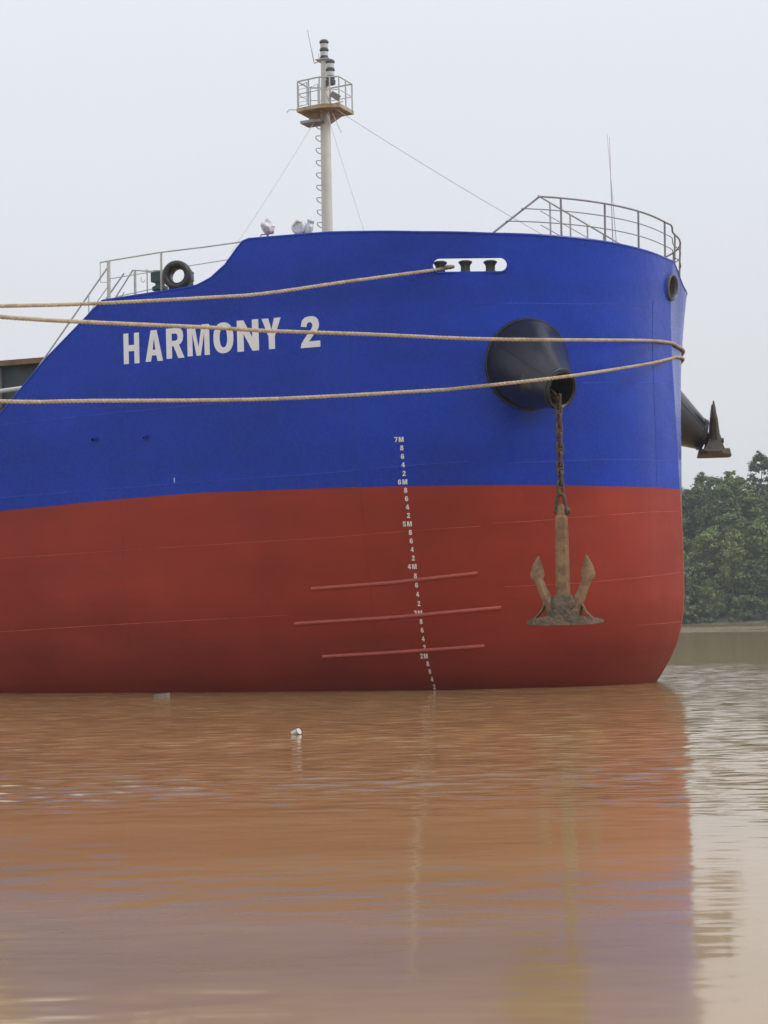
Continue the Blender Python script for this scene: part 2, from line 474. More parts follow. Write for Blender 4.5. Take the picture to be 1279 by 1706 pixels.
# ---- lettering
def ell(cx, cy, rx, ry, p=2.4, n=20, a0=0, a1=360):
    out = []
    for k in range(n + (0 if a1 - a0 == 360 else 1)):
        t = R(a0 + (a1 - a0) * k / n); c, s_ = math.cos(t), math.sin(t)
        out.append((cx + rx * math.copysign(abs(c) ** (2 / p), c), cy + ry * math.copysign(abs(s_) ** (2 / p), s_)))
    return out
GL = {
 'H': [[(0, 0), (0, 1), (.32, 1), (.32, .61), (.68, .61), (.68, 1), (1, 1), (1, 0), (.68, 0), (.68, .41), (.32, .41), (.32, 0)]],
 'A': [[(0, 0), (.33, 1), (.67, 1), (1, 0), (.69, 0), (.625, .19), (.375, .19), (.31, 0)], [(.5, .74), (.42, .37), (.58, .37)]],
 'R': [[(0, 0), (0, 1), (.60, 1), (.80, .97), (.92, .87), (.95, .72), (.91, .57), (.80, .475), (.70, .445), (1, 0), (.65, 0), (.40, .405), (.31, .405), (.31, 0)], [(.31, .58), (.31, .82), (.53, .82), (.62, .78), (.64, .70), (.62, .62), (.53, .58)]],
 'M': [[(0, 0), (0, 1), (.34, 1), (.5, .27), (.66, 1), (1, 1), (1, 0), (.77, 0), (.77, .74), (.60, 0), (.40, 0), (.23, .74), (.23, 0)]],
 'O': [ell(.5, .5, .5, .5, 2.3, 32), ell(.5, .5, .19, .31, 2.3, 24)],
 'N': [[(0, 0), (0, 1), (.31, 1), (.70, .44), (.70, 1), (1, 1), (1, 0), (.69, 0), (.30, .56), (.30, 0)]],
 'Y': [[(0, 1), (.35, 1), (.5, .63), (.65, 1), (1, 1), (.66, .40), (.66, 0), (.34, 0), (.34, .40)]],
 '2': [[(0, 0), (1, 0), (1, .20), (.44, .20), (.62, .35), (.85, .51), (.95, .62), (.97, .74), (.93, .87), (.82, .96), (.65, 1), (.45, 1), (.25, .97), (.10, .87), (.04, .69), (.33, .66), (.36, .76), (.43, .81), (.53, .81), (.61, .77), (.63, .70), (.60, .62), (.45, .49), (.2, .29), (.05, .14)]],
 '3': [[(.02, .70), (.08, .88), (.28, 1), (.6, 1), (.88, .92), (.95, .74), (.88, .58), (.76, .53), (.92, .46), (1, .28), (.9, .1), (.65, 0), (.32, 0), (.1, .08), (0, .3), (.3, .33), (.36, .22), (.5, .18), (.64, .22), (.68, .31), (.62, .40), (.4, .43), (.4, .6), (.58, .62), (.64, .71), (.58, .8), (.48, .83), (.36, .79), (.32, .68)]],
 '4': [[(.53, 0), (.53, .22), (0, .22), (0, .42), (.48, 1), (.82, 1), (.82, .40), (1, .40), (1, .22), (.82, .22), (.82, 0)], [(.53, .40), (.53, .74), (.25, .40)]],
 '5': [[(.1, 1), (.92, 1), (.92, .8), (.38, .8), (.35, .62), (.55, .66), (.85, .58), (.98, .26), (.88, .1), (.6, 0), (.3, 0), (.08, .1), (0, .28), (.3, .31), (.38, .21), (.5, .18), (.64, .24), (.67, .26), (.6, .45), (.46, .48), (.34, .42), (.06, .44)]],
 '6': [[(.94, .72), (.86, .90), (.68, .98), (.5, 1), (.25, .95), (.08, .80), (0, .5), (.06, .2), (.24, .04), (.5, 0), (.78, .05), (.95, .2), (1, .33), (.94, .50), (.78, .62), (.55, .65), (.36, .58), (.31, .55), (.34, .72), (.42, .80), (.52, .82), (.60, .78), (.65, .69)], ell(.52, .33, .17, .15, 2, 14)],
 '7': [[(0, 1), (1, 1), (1, .82), (.58, 0), (.24, 0), (.66, .8), (0, .8)]],
 '8': [ell(.5, .28, .5, .28, 2.3, 24, -240, 60) + ell(.5, .76, .44, .24, 2.3, 20, -50, 230), ell(.5, .30, .18, .13, 2, 14), ell(.5, .75, .15, .09, 2, 14)],
}
def glyph(ch, bold):
    c = bpy.data.curves.new('g', 'CURVE'); c.dimensions = '2D'; c.fill_mode = 'BOTH'
    for ring in GL[ch]:
        sp = c.splines.new('POLY'); sp.points.add(len(ring) - 1); sp.use_cyclic_u = True
        for p, q in zip(sp.points, ring): p.co = (q[0], q[1], 0, 1)
    o = bpy.data.objects.new('g', c); link(o); bpy.context.view_layer.update()
    dg = bpy.context.evaluated_depsgraph_get()
    m = bpy.data.meshes.new_from_object(o.evaluated_get(dg))
    bpy.data.objects.remove(o)
    v = np.array([p.co[:] for p in m.vertices]); lo, hi = v.min(0), v.max(0)
    bm = bmesh.new(); bm.from_mesh(m)
    for p in bm.verts:
        p.co.x = (p.co.x - lo[0]) / (hi[0] - lo[0]); p.co.y = (p.co.y - lo[1]) / (hi[1] - lo[1]); p.co.z = 0
    for i in range(1, 6):
        for ax in (0, 1):
            co = [0, 0, 0]; co[ax] = i / 6; no = [0, 0, 0]; no[ax] = 1
            bmesh.ops.bisect_plane(bm, geom=bm.verts[:] + bm.edges[:] + bm.faces[:], plane_co=co, plane_no=no)
    return bm
def paint_glyph(name, ch, a_left, a_right, z0, z1, material, parent, bold, off, slant=0.0):
    bm = glyph(ch, bold); me = bpy.data.meshes.new(name)
    for p in bm.verts:
        x, y = p.co.x, p.co.y
        p.co = hull(a_left + (a_right - a_left) * x + slant * y, z0 + (z1 - z0) * y, off)
    # give the letter its plate thickness
    r_ = bmesh.ops.extrude_face_region(bm, geom=bm.faces[:])
    for g in r_['geom']:
        if isinstance(g, bmesh.types.BMVert):
            g.co = g.co + (hnorm((a_left + a_right) / 2, (z0 + z1) / 2) * off * 0.6)
    bmesh.ops.recalc_face_normals(bm, faces=bm.faces)
    bm.to_mesh(me); bm.free(); me.materials.append(material)
    return part(name, me, parent)
for ch, a0, a1, z0, z1 in (('H', 15.663, 15.226, 8.025, 8.772), ('A', 15.056, 14.572, 8.04, 8.798), ('R', 14.471, 13.975, 8.071, 8.804),
                           ('M', 13.89, 13.284, 8.091, 8.834), ('O', 13.176, 12.633, 8.099, 8.838), ('N', 12.535, 11.957, 8.103, 8.844),
                           ('Y', 11.868, 11.361, 8.106, 8.836), ('2', 10.864, 10.351, 8.07, 8.799)):
    o = paint_glyph('name_letter', ch, a0, a1, z0, z1, WHITE_LET, topside, 0.038, 0.006)
    o['label'] = 'white painted ' + ('numeral ' if ch == '2' else 'letter ') + ch
DZ = [1.2, 1.8, 2, 3, 4, 5, 6, 7]; DV = [.074, .63, .814, 1.824, 2.894, 3.874, 4.837, 5.811]
DA = [8.063, 8.159, 8.192, 8.227, 8.285, 8.336, 8.391, 8.434]
d_ = 7.0
while d_ > 1.15:
    zc = float(np.interp(d_, DZ, DV)); ac = float(np.interp(d_, DZ, DA))
    par = topside if zc > 4.75 else red
    h = 0.058
    if abs(d_ - round(d_)) < .01:
        paint_glyph('draft_mark', str(int(round(d_))), ac + .165, ac + .085, zc - h, zc + h, MARK, par, 0.03, 0.005)
        paint_glyph('draft_mark', 'M', ac + .055, ac - .06, zc - h, zc + h, MARK, par, 0.03, 0.005)
    else:
        paint_glyph('draft_mark', str(int(round((d_ - math.floor(d_)) * 10))), ac + .04, ac - .04, zc - h, zc + h, MARK, par, 0.03, 0.005)
    d_ = round(d_ - 0.2, 2)
MB().box(hull(14.354, 5.136, .004), (.02, .012, .11)).build('tick_mark', MARK, topside, None)

# ---- decks
def deck(name, z, a_max, drop=0.08):
    aa = [a for a in cols if abs(a) <= a_max]
    vs = [hull(a, z, -drop) for a in aa]
    return MB().add(vs, [tuple(range(len(vs)))]).build(name, DECK, ship, None, fix=False)
deck('forecastle_deck', 9.22, 16.2)
deck('main_deck', 5.2, 45.9)
bk = [hull(16.2, 9.2, -.09), hull(-16.2, 9.2, -.09)]
MB().box(((bk[0].x), 0, 7.2), (.05, abs(bk[0].y) * 2 - .1, 4.0)).build('forecastle_bulkhead', mat('pale_deckhouse_paint', (.5, .5, .46), .5, var=.1), ship, None)
MB().box((-40.6, 0, 1.8), (.06, 11.0, 7.4)).build('hold_bulkhead', DECK, ship, None)

# ---- three warping rollers in the slot
def on_hull_in(a, z, inn): return hull(a, z, -inn)
for a in (7.44, 6.86, 6.28):
    base = on_hull_in(a, 9.55, 0.22)
    ro = MB().lathe([(.17, -.06), (.17, .045), (.125, .07), (.108, .12), (.108, .21), (.13, .26), (.158, .285), (.158, .315), (.12, .335), (.03, .26), (.03, .27)],
                    base, (0, 0, 1), 20).build('fairlead_roller', ROLLER, ship)
mbp = MB()
mbp.loft([[on_hull_in(a, 9.47, .06), on_hull_in(a, 9.47, .27), on_hull_in(a, 9.55, .27), on_hull_in(a, 9.55, .06)] for a in (7.75, 7.3, 6.85, 6.4, 5.95, 5.8)])
mbp.build('roller_seat', ROLLER, ship, 30)
MB().lathe([(.10, -.04), (.09, .03), (.04, .055)], on_hull_in(6.56, 9.55, .22), (0, 0, 1), 12).build('coiled_rope_end', ROPE, ship)

# ---- round chock on the stem
MB().lathe([(CH_R - .02, -.50), (CH_R - .012, -.02), (CH_R + .0, .045), (CH_R + .03, .075), (CH_R + .065, .06), (CH_R + .075, .02), (CH_R + .07, -.12)],
           cc, cn, 36, False, False).build('bow_chock', mat('grey_chock_steel', (.10, .105, .115), .35, var=.2), ship)
ch_in = MB().lathe([(CH_R - .022, -.50), (CH_R - .022, -.52)], cc, cn, 28).build('chock_lining', BLACKM, ship)

# ---- ring-shaped mooring chock on the low bulwark
rc = P3(-10.72, 5.86, 10.10); ax = P3(0.27, 1, -0.02)
prof = [(.22, -.52), (.30, -.52), (.32, -.48), (.32, -.22), (.335, -.17), (.36, -.10), (.355, .0), (.32, .06), (.275, .075), (.225, .05), (.185, -.02), (.175, -.12), (.185, -.36), (.22, -.52)]
prof = [(r_, h_ + .2) for r_, h_ in prof]
ring = MB().lathe(prof, rc, ax, 40, False, False).build('ring_chock', BLACKM, ship, 50)
ring['label'] = 'black ring shaped mooring chock'
for k in (-1, 1):
    MB().box(rc + Vector((k * .22, .12, -.26)), (.06, .34, .24)).build('chock_foot', BLACKM, ship, None)
for k in (0.6, 1.2, 1.9):
    q = rc + P3(.325 * math.cos(k - .9) - .05, -.18, .325 * math.sin(k - .9))
    MB().box(q, (.02, .24, .03)).build('chock_rib', BLACKM, ship, None)

# ---- hawse pipes: big black truncated cones, with recessed mouths
def hawse(side):
    a, z = side * 5.44, 7.48
    n0 = hnorm(a, z); root = hull(a, z)
    mouth = P3(-0.89, side * 6.40, 6.66); axis = (mouth - root).normalized()
    mn = P3(0.87, side * .42, -.26).normalized()
    secs = []; N = 48
    # root ring follows the plating
    ringp = []
    for k in range(N):
        t = 2 * math.pi * k / N
        aa = abs(a) + 1.0 * math.cos(t); zz = z + 1.03 * math.sin(t)
        ringp.append((aa * side, zz))
    rt = [hull(aa, zz, -.02) for aa, zz in ringp]
    rt2 = [hull(a + (aa - a) * .985, z + (zz - z) * .985, .07) for aa, zz in ringp]
    q = mn.to_track_quat('Z', 'Y'); up = Vector((0, 0, 1)); ex = (up - mn * up.dot(mn)).normalized(); ey = mn.cross(ex)
    # match ring direction: angle t=0 is +a (aft), t=90deg is up
    aft = (hull(a + .5 * side, z) - root).normalized(); ey = ey if ey.dot(aft) > 0 else -ey
    def mring(r, h): return [mouth + mn * h + ey * (r * math.cos(2 * math.pi * k / N)) + ex * (r * math.sin(2 * math.pi * k / N)) for k in range(N)]
    m0 = mring(.43, -.06)
    def lerp(A, B, t): return [p.lerp(q_, t) for p, q_ in zip(A, B)]
    secs = [rt, rt2] + [lerp(rt2, m0, t) for t in (.06, .25, .5, .75, .94)] + [m0, mring(.445, -.02), mring(.44, .02), mring(.40, .03), mring(.355, .0), mring(.335, -.10), mring(.33, -.5), mring(.32, -1.0), mring(.02, -1.02)]
    o = MB().loft(secs, cap=False).build('hawse_pipe', BLACK, ship, 35)
    fl = [hull(a + (aa - a) * 1.0, z + (zz - z) * 1.0, .03) for aa, zz in ringp]
    MB().tube(fl, .035, 8, closed=True).build('root_weld', BLACK, o)
    mw = [rt2[k].lerp(m0[k], .02 + .96 * i / 8) for k in (4,) for i in range(9)]
    MB().tube(mw, .010, 6).build('seam_weld', BLACK, o)
    mw = [rt2[k].lerp(m0[k], .02 + .96 * i / 8) for k in (22,) for i in range(9)]
    MB().tube(mw, .010, 6).build('seam_weld', BLACK, o)
    MB().tube(mring(.44, -.07), .022, 8, closed=True).build('mouth_ring', BLACKM, o)
    return mouth, mn, axis
mouthN, mnN, axN = hawse(1)
mouthF, mnF, axF = hawse(-1)

# ---- scupper stubs
for a, z, r_ in ((16.536, 6.25, .055), (15.102, 6.218, .042)):
    n_ = hnorm(a, z)
    sc = MB().lathe([(r_ + .035, -.02), (r_ + .035, .012), (r_, .02), (r_, .11), (r_ - .014, .115), (r_ - .014, .02)], hull(a, z), n_ + Vector((0, 0, -.25)), 18, True, True)
    sc.build('scupper_pipe', BLUE, topside)
    MB().lathe([(r_ - .015, .03), (.002, .032)], hull(a, z), n_ + Vector((0, 0, -.25)), 14).build('scupper_bore', BLACKM, topside)

# ================================================================== railings
def rail(name, mainpts, r, material, parent=None):
    return MB().tube(mainpts, r, 8).build(name, material, parent or ship)
# pulpit round the bow
RZ = 11.36
def rp(a, z):
    o_ = -.03 - .16 * sm(-a / 1.2)
    return hull(a, z, o_) if z < 10.6 else hull(a, 10.45, o_) + Vector((0, 0, z - 10.45))
a_s = 5.15
path = [rp(6.3, 10.44)] + [rp(a_s, RZ)] + [rp(a, RZ) for a in np.arange(4.8, -4.9, -.3)] + [rp(-a_s, RZ), rp(-6.3, 10.44)]
bowrail = rail('bow_railing', path, .024, DRAIL)
for frac, zz in ((.62, 11.06), (.30, 10.76)):
    a_st = 6.3 + (a_s - 6.3) * frac
    pts = [rp(a, zz) for a in np.linspace(a_st, -a_st, 44)]
    MB().tube(pts, .013, 6).build('mid_rail', DRAIL, bowrail)
for a in (4.62, 3.35, 2.05, 0.45, -1.3, -2.6, -3.9):
    MB().tube([rp(a, ztop(a) - .2), rp(a, RZ)], .026, 8).build('rail_post', DRAIL, bowrail)
# cross rail running athwart behind the pulpit
u0 = rp(a_s, RZ).x
cross = rail('cross_railing', [P3(u0, v, RZ) for v in (4.85, 2, 0, -2, -4.85)], .022, GREYP)
for z_ in (11.03, 10.70):
    MB().tube([P3(u0, 4.7, z_), P3(u0, -4.7, z_)], .012, 6).build('mid_rail', GREYP, cross)
for v in (4.0, 2.45, 1.05, -.35, -1.75, -3.2):
    MB().tube([P3(u0, v, 9.2), P3(u0, v, RZ)], .024, 8).build('rail_post', GREYP, cross)
# whip aerials behind the stem
MB().tube([P3(-1.50, 0, 9.2), P3(-1.50, 0, 10.6), P3(-1.52, 0, 13.75)], [.03, .02, .006], 6).build('whip_aerial', GREYP, ship)
MB().tube([P3(-1.32, .1, 9.2), P3(-1.38, .1, 11.0), P3(-1.55, .1, 13.8)], [.02, .012, .005], 6).build('whip_aerial', GREYP, ship)
MB().box(P3(-1.32, .1, 10.75), (.07, .07, .5)).build('aerial_mount', GREYP, ship, None)

# railing on the low aft bulwark
def ap(u, z, v=5.95): return P3(u, v, z)
aft = rail('quarter_railing', [ap(-12.86, 10.61), ap(-12.6, 10.63), ap(-11.14, 10.71), ap(-9.9, 10.73), ap(-8.75, 10.75, 6.02)], .019, GREYP)
MB().tube([ap(-12.64, 10.18), ap(-11.1, 10.27), ap(-9.2, 10.36, 6.0)], .012, 6).build('mid_rail', GREYP, aft)
for u, z0, z1, r_ in ((-12.62, 9.55, 10.62, .045), (-11.14, 9.6, 10.71, .028)):
    MB().tube([ap(u, z0), ap(u, z1)], r_, 10).build('rail_post', GREYP, aft)
MB().tube([ap(-12.66, 10.1), ap(-12.86, 10.12), ap(-12.86, 10.60)], .012, 6).build('rail_bracket', GREYP, aft)
# far-side copy of that rail
aft2 = rail('quarter_railing', [ap(-12.86, 10.61, -5.95), ap(-11.14, 10.71, -5.95), ap(-8.75, 10.75, -6.02)], .024, GREYP)
for u, z0, z1, r_ in ((-12.62, 9.55, 10.62, .045), (-11.14, 9.6, 10.71, .028)):
    MB().tube([ap(u, z0, -5.95), ap(u, z1, -5.95)], r_, 10).build('rail_post', GREYP, aft2)
# sloping stair handrails down to the main deck
for v in (5.72, 4.9):
    st = rail('stair_handrail', [P3(-12.80, v, 10.50), P3(-14.56, v, 8.48), P3(-16.6, v, 6.14)], .022, GREYP)
    MB().tube([P3(-12.80, v, 10.02), P3(-14.56, v, 8.02), P3(-16.3, v, 6.0)], .013, 6).build('mid_rail', GREYP, st)
    for t in (.15, .5, .85):
        p = Vector((-12.8 - 3.6 * t, -v, 10.5 - 4.2 * t)); MB().tube([p, p - Vector((0, 0, .95))], .018, 6).build('rail_post', GREYP, st)
for k in range(12):
    t = k / 11; MB().box((-12.95 - 3.4 * t, -5.31, 9.2 - 3.8 * t), (.24, .72, .03)).build('stair_tread', GREYP, ship, None)
# small guard rail round the stair head
g = rail('stair_guard', [P3(-13.4, 4.6, 9.75), P3(-12.72, 4.6, 10.62), P3(-12.32, 4.6, 10.56), P3(-11.9, 4.6, 10.52)], .02, GREYP)
for u, r_ in ((-12.66, .035), (-12.31, .018), (-11.9, .018)):
    MB().tube([P3(u, 4.6, 9.2), P3(u, 4.6, 10.6)], r_, 8).build('rail_post', GREYP, g)
MB().tube([P3(-13.2, 4.6, 9.98), P3(-11.9, 4.6, 10.12)], .012, 6).build('mid_rail', GREYP, g)
MB().tube([P3(-12.47, 4.62, 10.42), P3(-12.47, 4.62, 10.32), P3(-12.43, 4.62, 10.28), P3(-12.38, 4.62, 10.30), P3(-12.37, 4.62, 10.34)], .010, 6).build('rail_hook', GREYP, g)
# green deck machinery beside it
gm = MB()
gm.lathe([(.14, 9.2 - 10.3), (.14, -.32), (.20, -.30), (.20, -.22), (.12, -.18), (.12, -.10)], P3(-11.83, 4.8, 10.3), (0, 0, 1), 16)
gm.box(P3(-11.86, 4.8, 10.33), (.30, .30, .26)); gm.box(P3(-11.92, 4.8, 10.48), (.12, .14, .05)); gm.box(P3(-11.66, 4.8, 10.38), (.14, .10, .12))
gm.build('deck_winch_head', GREEN, ship, 30)

# ================================================================== mast
MU = -9.40
mast = MB().lathe([(.155, 9.2), (.15, 12), (.135, 15.25), (.115, 15.4), (.095, 16.73)], (MU, 0, 0), (0, 0, 1), 24).build('mast', MASTP, ship)
# platform: a plate with folded skirt, wider on the near side
plat = MB()
pl = [(-.64, -.45), (-.64, .37), (-.1, .62), (.62, .50), (.62, -.42), (.1, -.60)]
plat.loft([[Vector((MU + x, y, z)) for x, y in pl] for z in (15.30, 15.40)])
plat.build('crosstree_platform', RUSTP, mast, None)
br = MB()
for t in (0.4, 1.4, 2.6, 3.6, 4.9):
    d = Vector((math.cos(t), math.sin(t), 0)); b0 = Vector((MU, 0, 15.29))
    nrm = Vector((-d.y, d.x, 0)) * .01
    tri = [b0 + d * .12, b0 + d * .58, b0 + d * .12 - Vector((0, 0, .32))]
    br.add([p + nrm for p in tri] + [p - nrm for p in tri], [(0, 1, 2), (5, 4, 3), (0, 3, 4, 1), (1, 4, 5, 2), (2, 5, 3, 0)])
br.build('platform_bracket', RUSTP, mast, None)
sh = MB(); sh.loft([[Vector((MU - .28 + x * .30, -.10 + y * .26, z)) for x, y in ((-1, -1), (-1, 1), (1, 1), (1, -1))] for z in (15.0, 15.07)])
sh.build('lower_bracket', mat('grey_bracket', (.30, .30, .29), .6, var=.3), mast, None)
MB().tube([P3(MU - .40, .1, 15.07), P3(MU - .40, .1, 15.32)], .04, 8).build('lower_lamp', GLASSL, mast)
# railing on the platform
corners = [(-.61, -.42), (-.61, .26), (-.1, .58), (.59, .47), (.59, -.39), (.1, -.57)]
for z_, r_, nm in ((16.13, .022, 'platform_top_rail'), (15.78, .012, 'platform_mid_rail')):
    MB().tube([(MU + x, y, z_) for x, y in corners], r_, 8, closed=True).build(nm, GREYP, mast)
for x, y in corners + [(-.25, -.50), (.36, -.48), (.59, .05)]:
    MB().tube([(MU + x, y, 15.38), (MU + x, y, 16.13)], .022, 8).build('platform_post', GREYP, mast)
gt = MB()
g0 = Vector((MU - .57, -.45, 15.45)); g1 = Vector((MU - .29, -.52, 15.45))
gt.tube([g0, g0 + Vector((0, 0, .56)), g0.lerp(g1, .3) + Vector((0, 0, .55)), g1 + Vector((0, 0, .60)), g1, g0], .014, 6)
for h in (.10, .22, .33, .45): gt.tube([g0 + Vector((0, 0, h)), g1 + Vector((0, 0, h))], .008, 6)
gt.build('platform_gate', GREYP, mast)
MB().tube([Vector((MU - .22, -.45, 15.40)), Vector((MU - .22, -.45, 15.92)), Vector((MU - .02, -.4, 16.0)), Vector((MU - .02, -.4, 15.40))], .018, 6).build('ladder_hoop', GREYP, mast)
# masthead lanterns
MB().box((MU, 0, 16.74), (.40, .34, .025)).build('lantern_shelf', GREYP, mast, None)
LANT = mat('lantern_dark', (.09, .10, .10), .5, var=.2)
def lantern(x, y, z, parent, material):
    a_ = MB().lathe([(.10, 0), (.12, .03), (.12, .07), (.09, .09), (.09, .22), (.12, .24), (.125, .28), (.10, .31), (.10, .44), (.125, .46), (.125, .50), (.09, .54), (.03, .56)], (x, y, z), (0, 0, 1), 20)
    o = a_.build('masthead_lantern', material, parent)
    for h in (.10, .315): MB().lathe([(.105, h), (.105, h + .115)], (x, y, z), (0, 0, 1), 20).build('lantern_lens', GLASSL, parent)
lantern(MU, 0, 16.75, mast, LANT)
lantern(MU + .27, -.22, 16.12, mast, LANT)
MB().lathe([(.13, 0), (.14, .10), (.10, .14)], (MU + .27, -.22, 15.99), (0, 0, 1), 16).build('lantern_base', LANT, mast)
MB().box((MU + .15, -.10, 16.03), (.34, .06, .05), Matrix.Rotation(-.65, 3, 'Z')).build('lantern_arm', LANT, mast, None)
MB().tube([(MU - .17, -.05, 16.70), (MU - .28, -.05, 16.68), (MU - .29, -.05, 16.74), (MU - .46, -.05, 17.62)], [.015, .015, .015, .010], 6).build('mast_aerial', GREYP, mast)
MB().tube([(MU - .17, .02, 16.75), (MU - .17, .02, 16.97)], .008, 6).build('mast_pin', GREYP, mast)
# floodlight and horn on the platform edge
fr = Matrix.Rotation(R(35), 3, 'Y') @ Matrix.Rotation(R(25), 3, 'Z')
fl = MB(); fl.box((MU + .50, -.44, 15.60), (.26, .18, .16), fr); fl.build('floodlight', mat('floodlight_grey', (.25, .25, .24), .5, var=.2), mast, None)
MB().tube([(MU + .36, -.44, 15.40), (MU + .32, -.44, 15.50), (MU + .20, -.44, 15.74)], [.03, .025, .012], 8).build('floodlight_stay', GREYP, mast)
MB().tube([(MU + .45, -.38, 15.42), (MU + .74, -.46, 15.42)], .014, 6).build('platform_outrigger', GREYP, mast)
MB().tube([(MU - .58, -.40, 15.36), (MU - .84, -.48, 15.38), (MU - .90, -.5, 15.31)], .012, 6).build('platform_outrigger', GREYP, mast)
# climbing rungs, loops on the aft side
for k in range(17):
    z = 14.95 - k * .335
    if z < 9.4: break
    MB().tube([(MU - .12, -.09, z + .06), (MU - .22, -.09, z + .07), (MU - .265, -.07, z + .055), (MU - .275, -.02, z + .02), (MU - .265, .03, z - .01), (MU - .22, .06, z - .045), (MU - .12, .07, z - .06)], .013, 6).build('mast_rung', GREYP, mast)
# stays
def stay(a, b, sag=.0, r=.008, name='stay_wire'):
    a, b = Vector(a), Vector(b); pts = [a.lerp(b, t) - Vector((0, 0, sag * 4 * t * (1 - t))) for t in np.linspace(0, 1, 9)]
    return MB().tube(pts, r, 6).build(name, GREYP, mast)
stay((MU - .2, -.3, 15.0), P3(-9.4, 5.6, 10.62), .05)
stay((MU + .15, -.25, 15.28), P3(-5.9, 5.3, 10.45), .03)
stay((MU + .45, -.30, 15.28), P3(-2.6, 1.0, 10.95), .06)
stay((MU + .3, -.28, 15.28), (MU + .62, -.35, 14.62), 0.0, .011)
for k in (0, 1):
    MB().tube([(MU + .16 + .06 * k, -.28, 15.26), (MU + .2 + .06 * k, -.30, 15.0 - .05 * k)], .018, 6).build('turnbuckle', GREYP, mast)

# lamps wrapped in plastic on the bulwark
def bagged(name, prof, org, axis, seed, amp):
    mb = MB().lathe(prof, (0, 0, 0), axis, 36); r_ = random.Random(seed); ph = [(r_.uniform(10, 34), r_.uniform(10, 34), r_.uniform(8, 26), r_.uniform(0, 6)) for _ in range(9)]
    mb.v = [tuple(np.array(v) * (1 + amp * sum(math.sin(v[0] * f[0] + v[1] * f[1] + v[2] * f[2] + f[3]) for f in ph))) for v in mb.v]
    o = mb.build(name, PLASTIC, ship, 50); o.location = org; return o
def dense(prof, k=5):
    out = []
    for (r0, h0), (r1, h1) in zip(prof[:-1], prof[1:]): out += [(r0 + (r1 - r0) * i / k, h0 + (h1 - h0) * i / k) for i in range(k)]
    return out + [prof[-1]]
l1 = bagged('bagged_lamp', dense([(.05, -.17), (.11, -.13), (.165, -.02), (.14, .08), (.09, .17), (.035, .21)]), P3(-8.33, 5.75, 11.08), (-.28, 0, 1), 3, .035)
l1['label'] = 'deck lamp tied up in a clear plastic bag'
MB().tube([P3(-8.33, 5.78, 10.70), P3(-8.35, 5.76, 10.98)], .03, 8).build('lamp_stalk', DRAIL, ship)
MB().tube([P3(-8.33, 5.78, 10.92), P3(-8.50, 5.78, 10.92), P3(-8.54, 5.78, 10.84)], .016, 6).build('lamp_bracket', DRAIL, ship)
l2 = bagged('bagged_lamp', dense([(.06, -.16), (.13, -.15), (.175, -.06), (.18, .06), (.165, .12), (.13, .13), (.10, .09)]), P3(-7.50, 5.72, 11.0), P3(-.05, 1, 0), 9, .022)
l2['label'] = 'round deck lamp wrapped in plastic'
bagged('bag_flap', dense([(.09, -.14), (.10, 0), (.07, .10), (.09, .17)], 4), P3(-7.27, 5.70, 10.98), (.28, 0, 1), 4, .03)
MB().tube([P3(-7.50, 5.74, 10.6), P3(-7.50, 5.72, 10.95)], .04, 8).build('lamp_stalk', DRAIL, ship)

# ================================================================== cargo hatch coaming behind the forecastle
hc = MB(); hc.box((-27.5, 0, 6.9), (24.0, 8.2, 3.3)); coam = hc.build('hatch_coaming', COAM, ship, None)
MB().box((-27.45, 0, 8.56), (24.3, 8.75, .14)).build('coaming_rim', COAMTOP, coam, None)
MB().box((-27.45, 0, 7.35), (24.2, 8.5, .10)).build('coaming_stiffener', COAM, coam, None)
for u in np.arange(-17.05, -38, -1.6):
    MB().box((u, -4.2, 7.95), (.10, .20, 1.05)).build('coaming_bracket', mat('pale_deckhouse_paint', (.5, .5, .46), .5), coam, None)
MB().tube([P3(-13.6, 5.45, 7.82), P3(-16.1, 5.45, 7.68), P3(-20, 5.45, 7.5)], .055, 10).build('deck_pipe', mat('pale_pipe_paint', (.6, .62, .62), .4), ship)
MB().tube([P3(-13.6, 5.45, 7.55), P3(-16.1, 5.45, 7.40), P3(-20, 5.45, 7.22)], .035, 10).build('deck_pipe', mat('pale_pipe_paint', (.6, .62, .62), .4), ship)

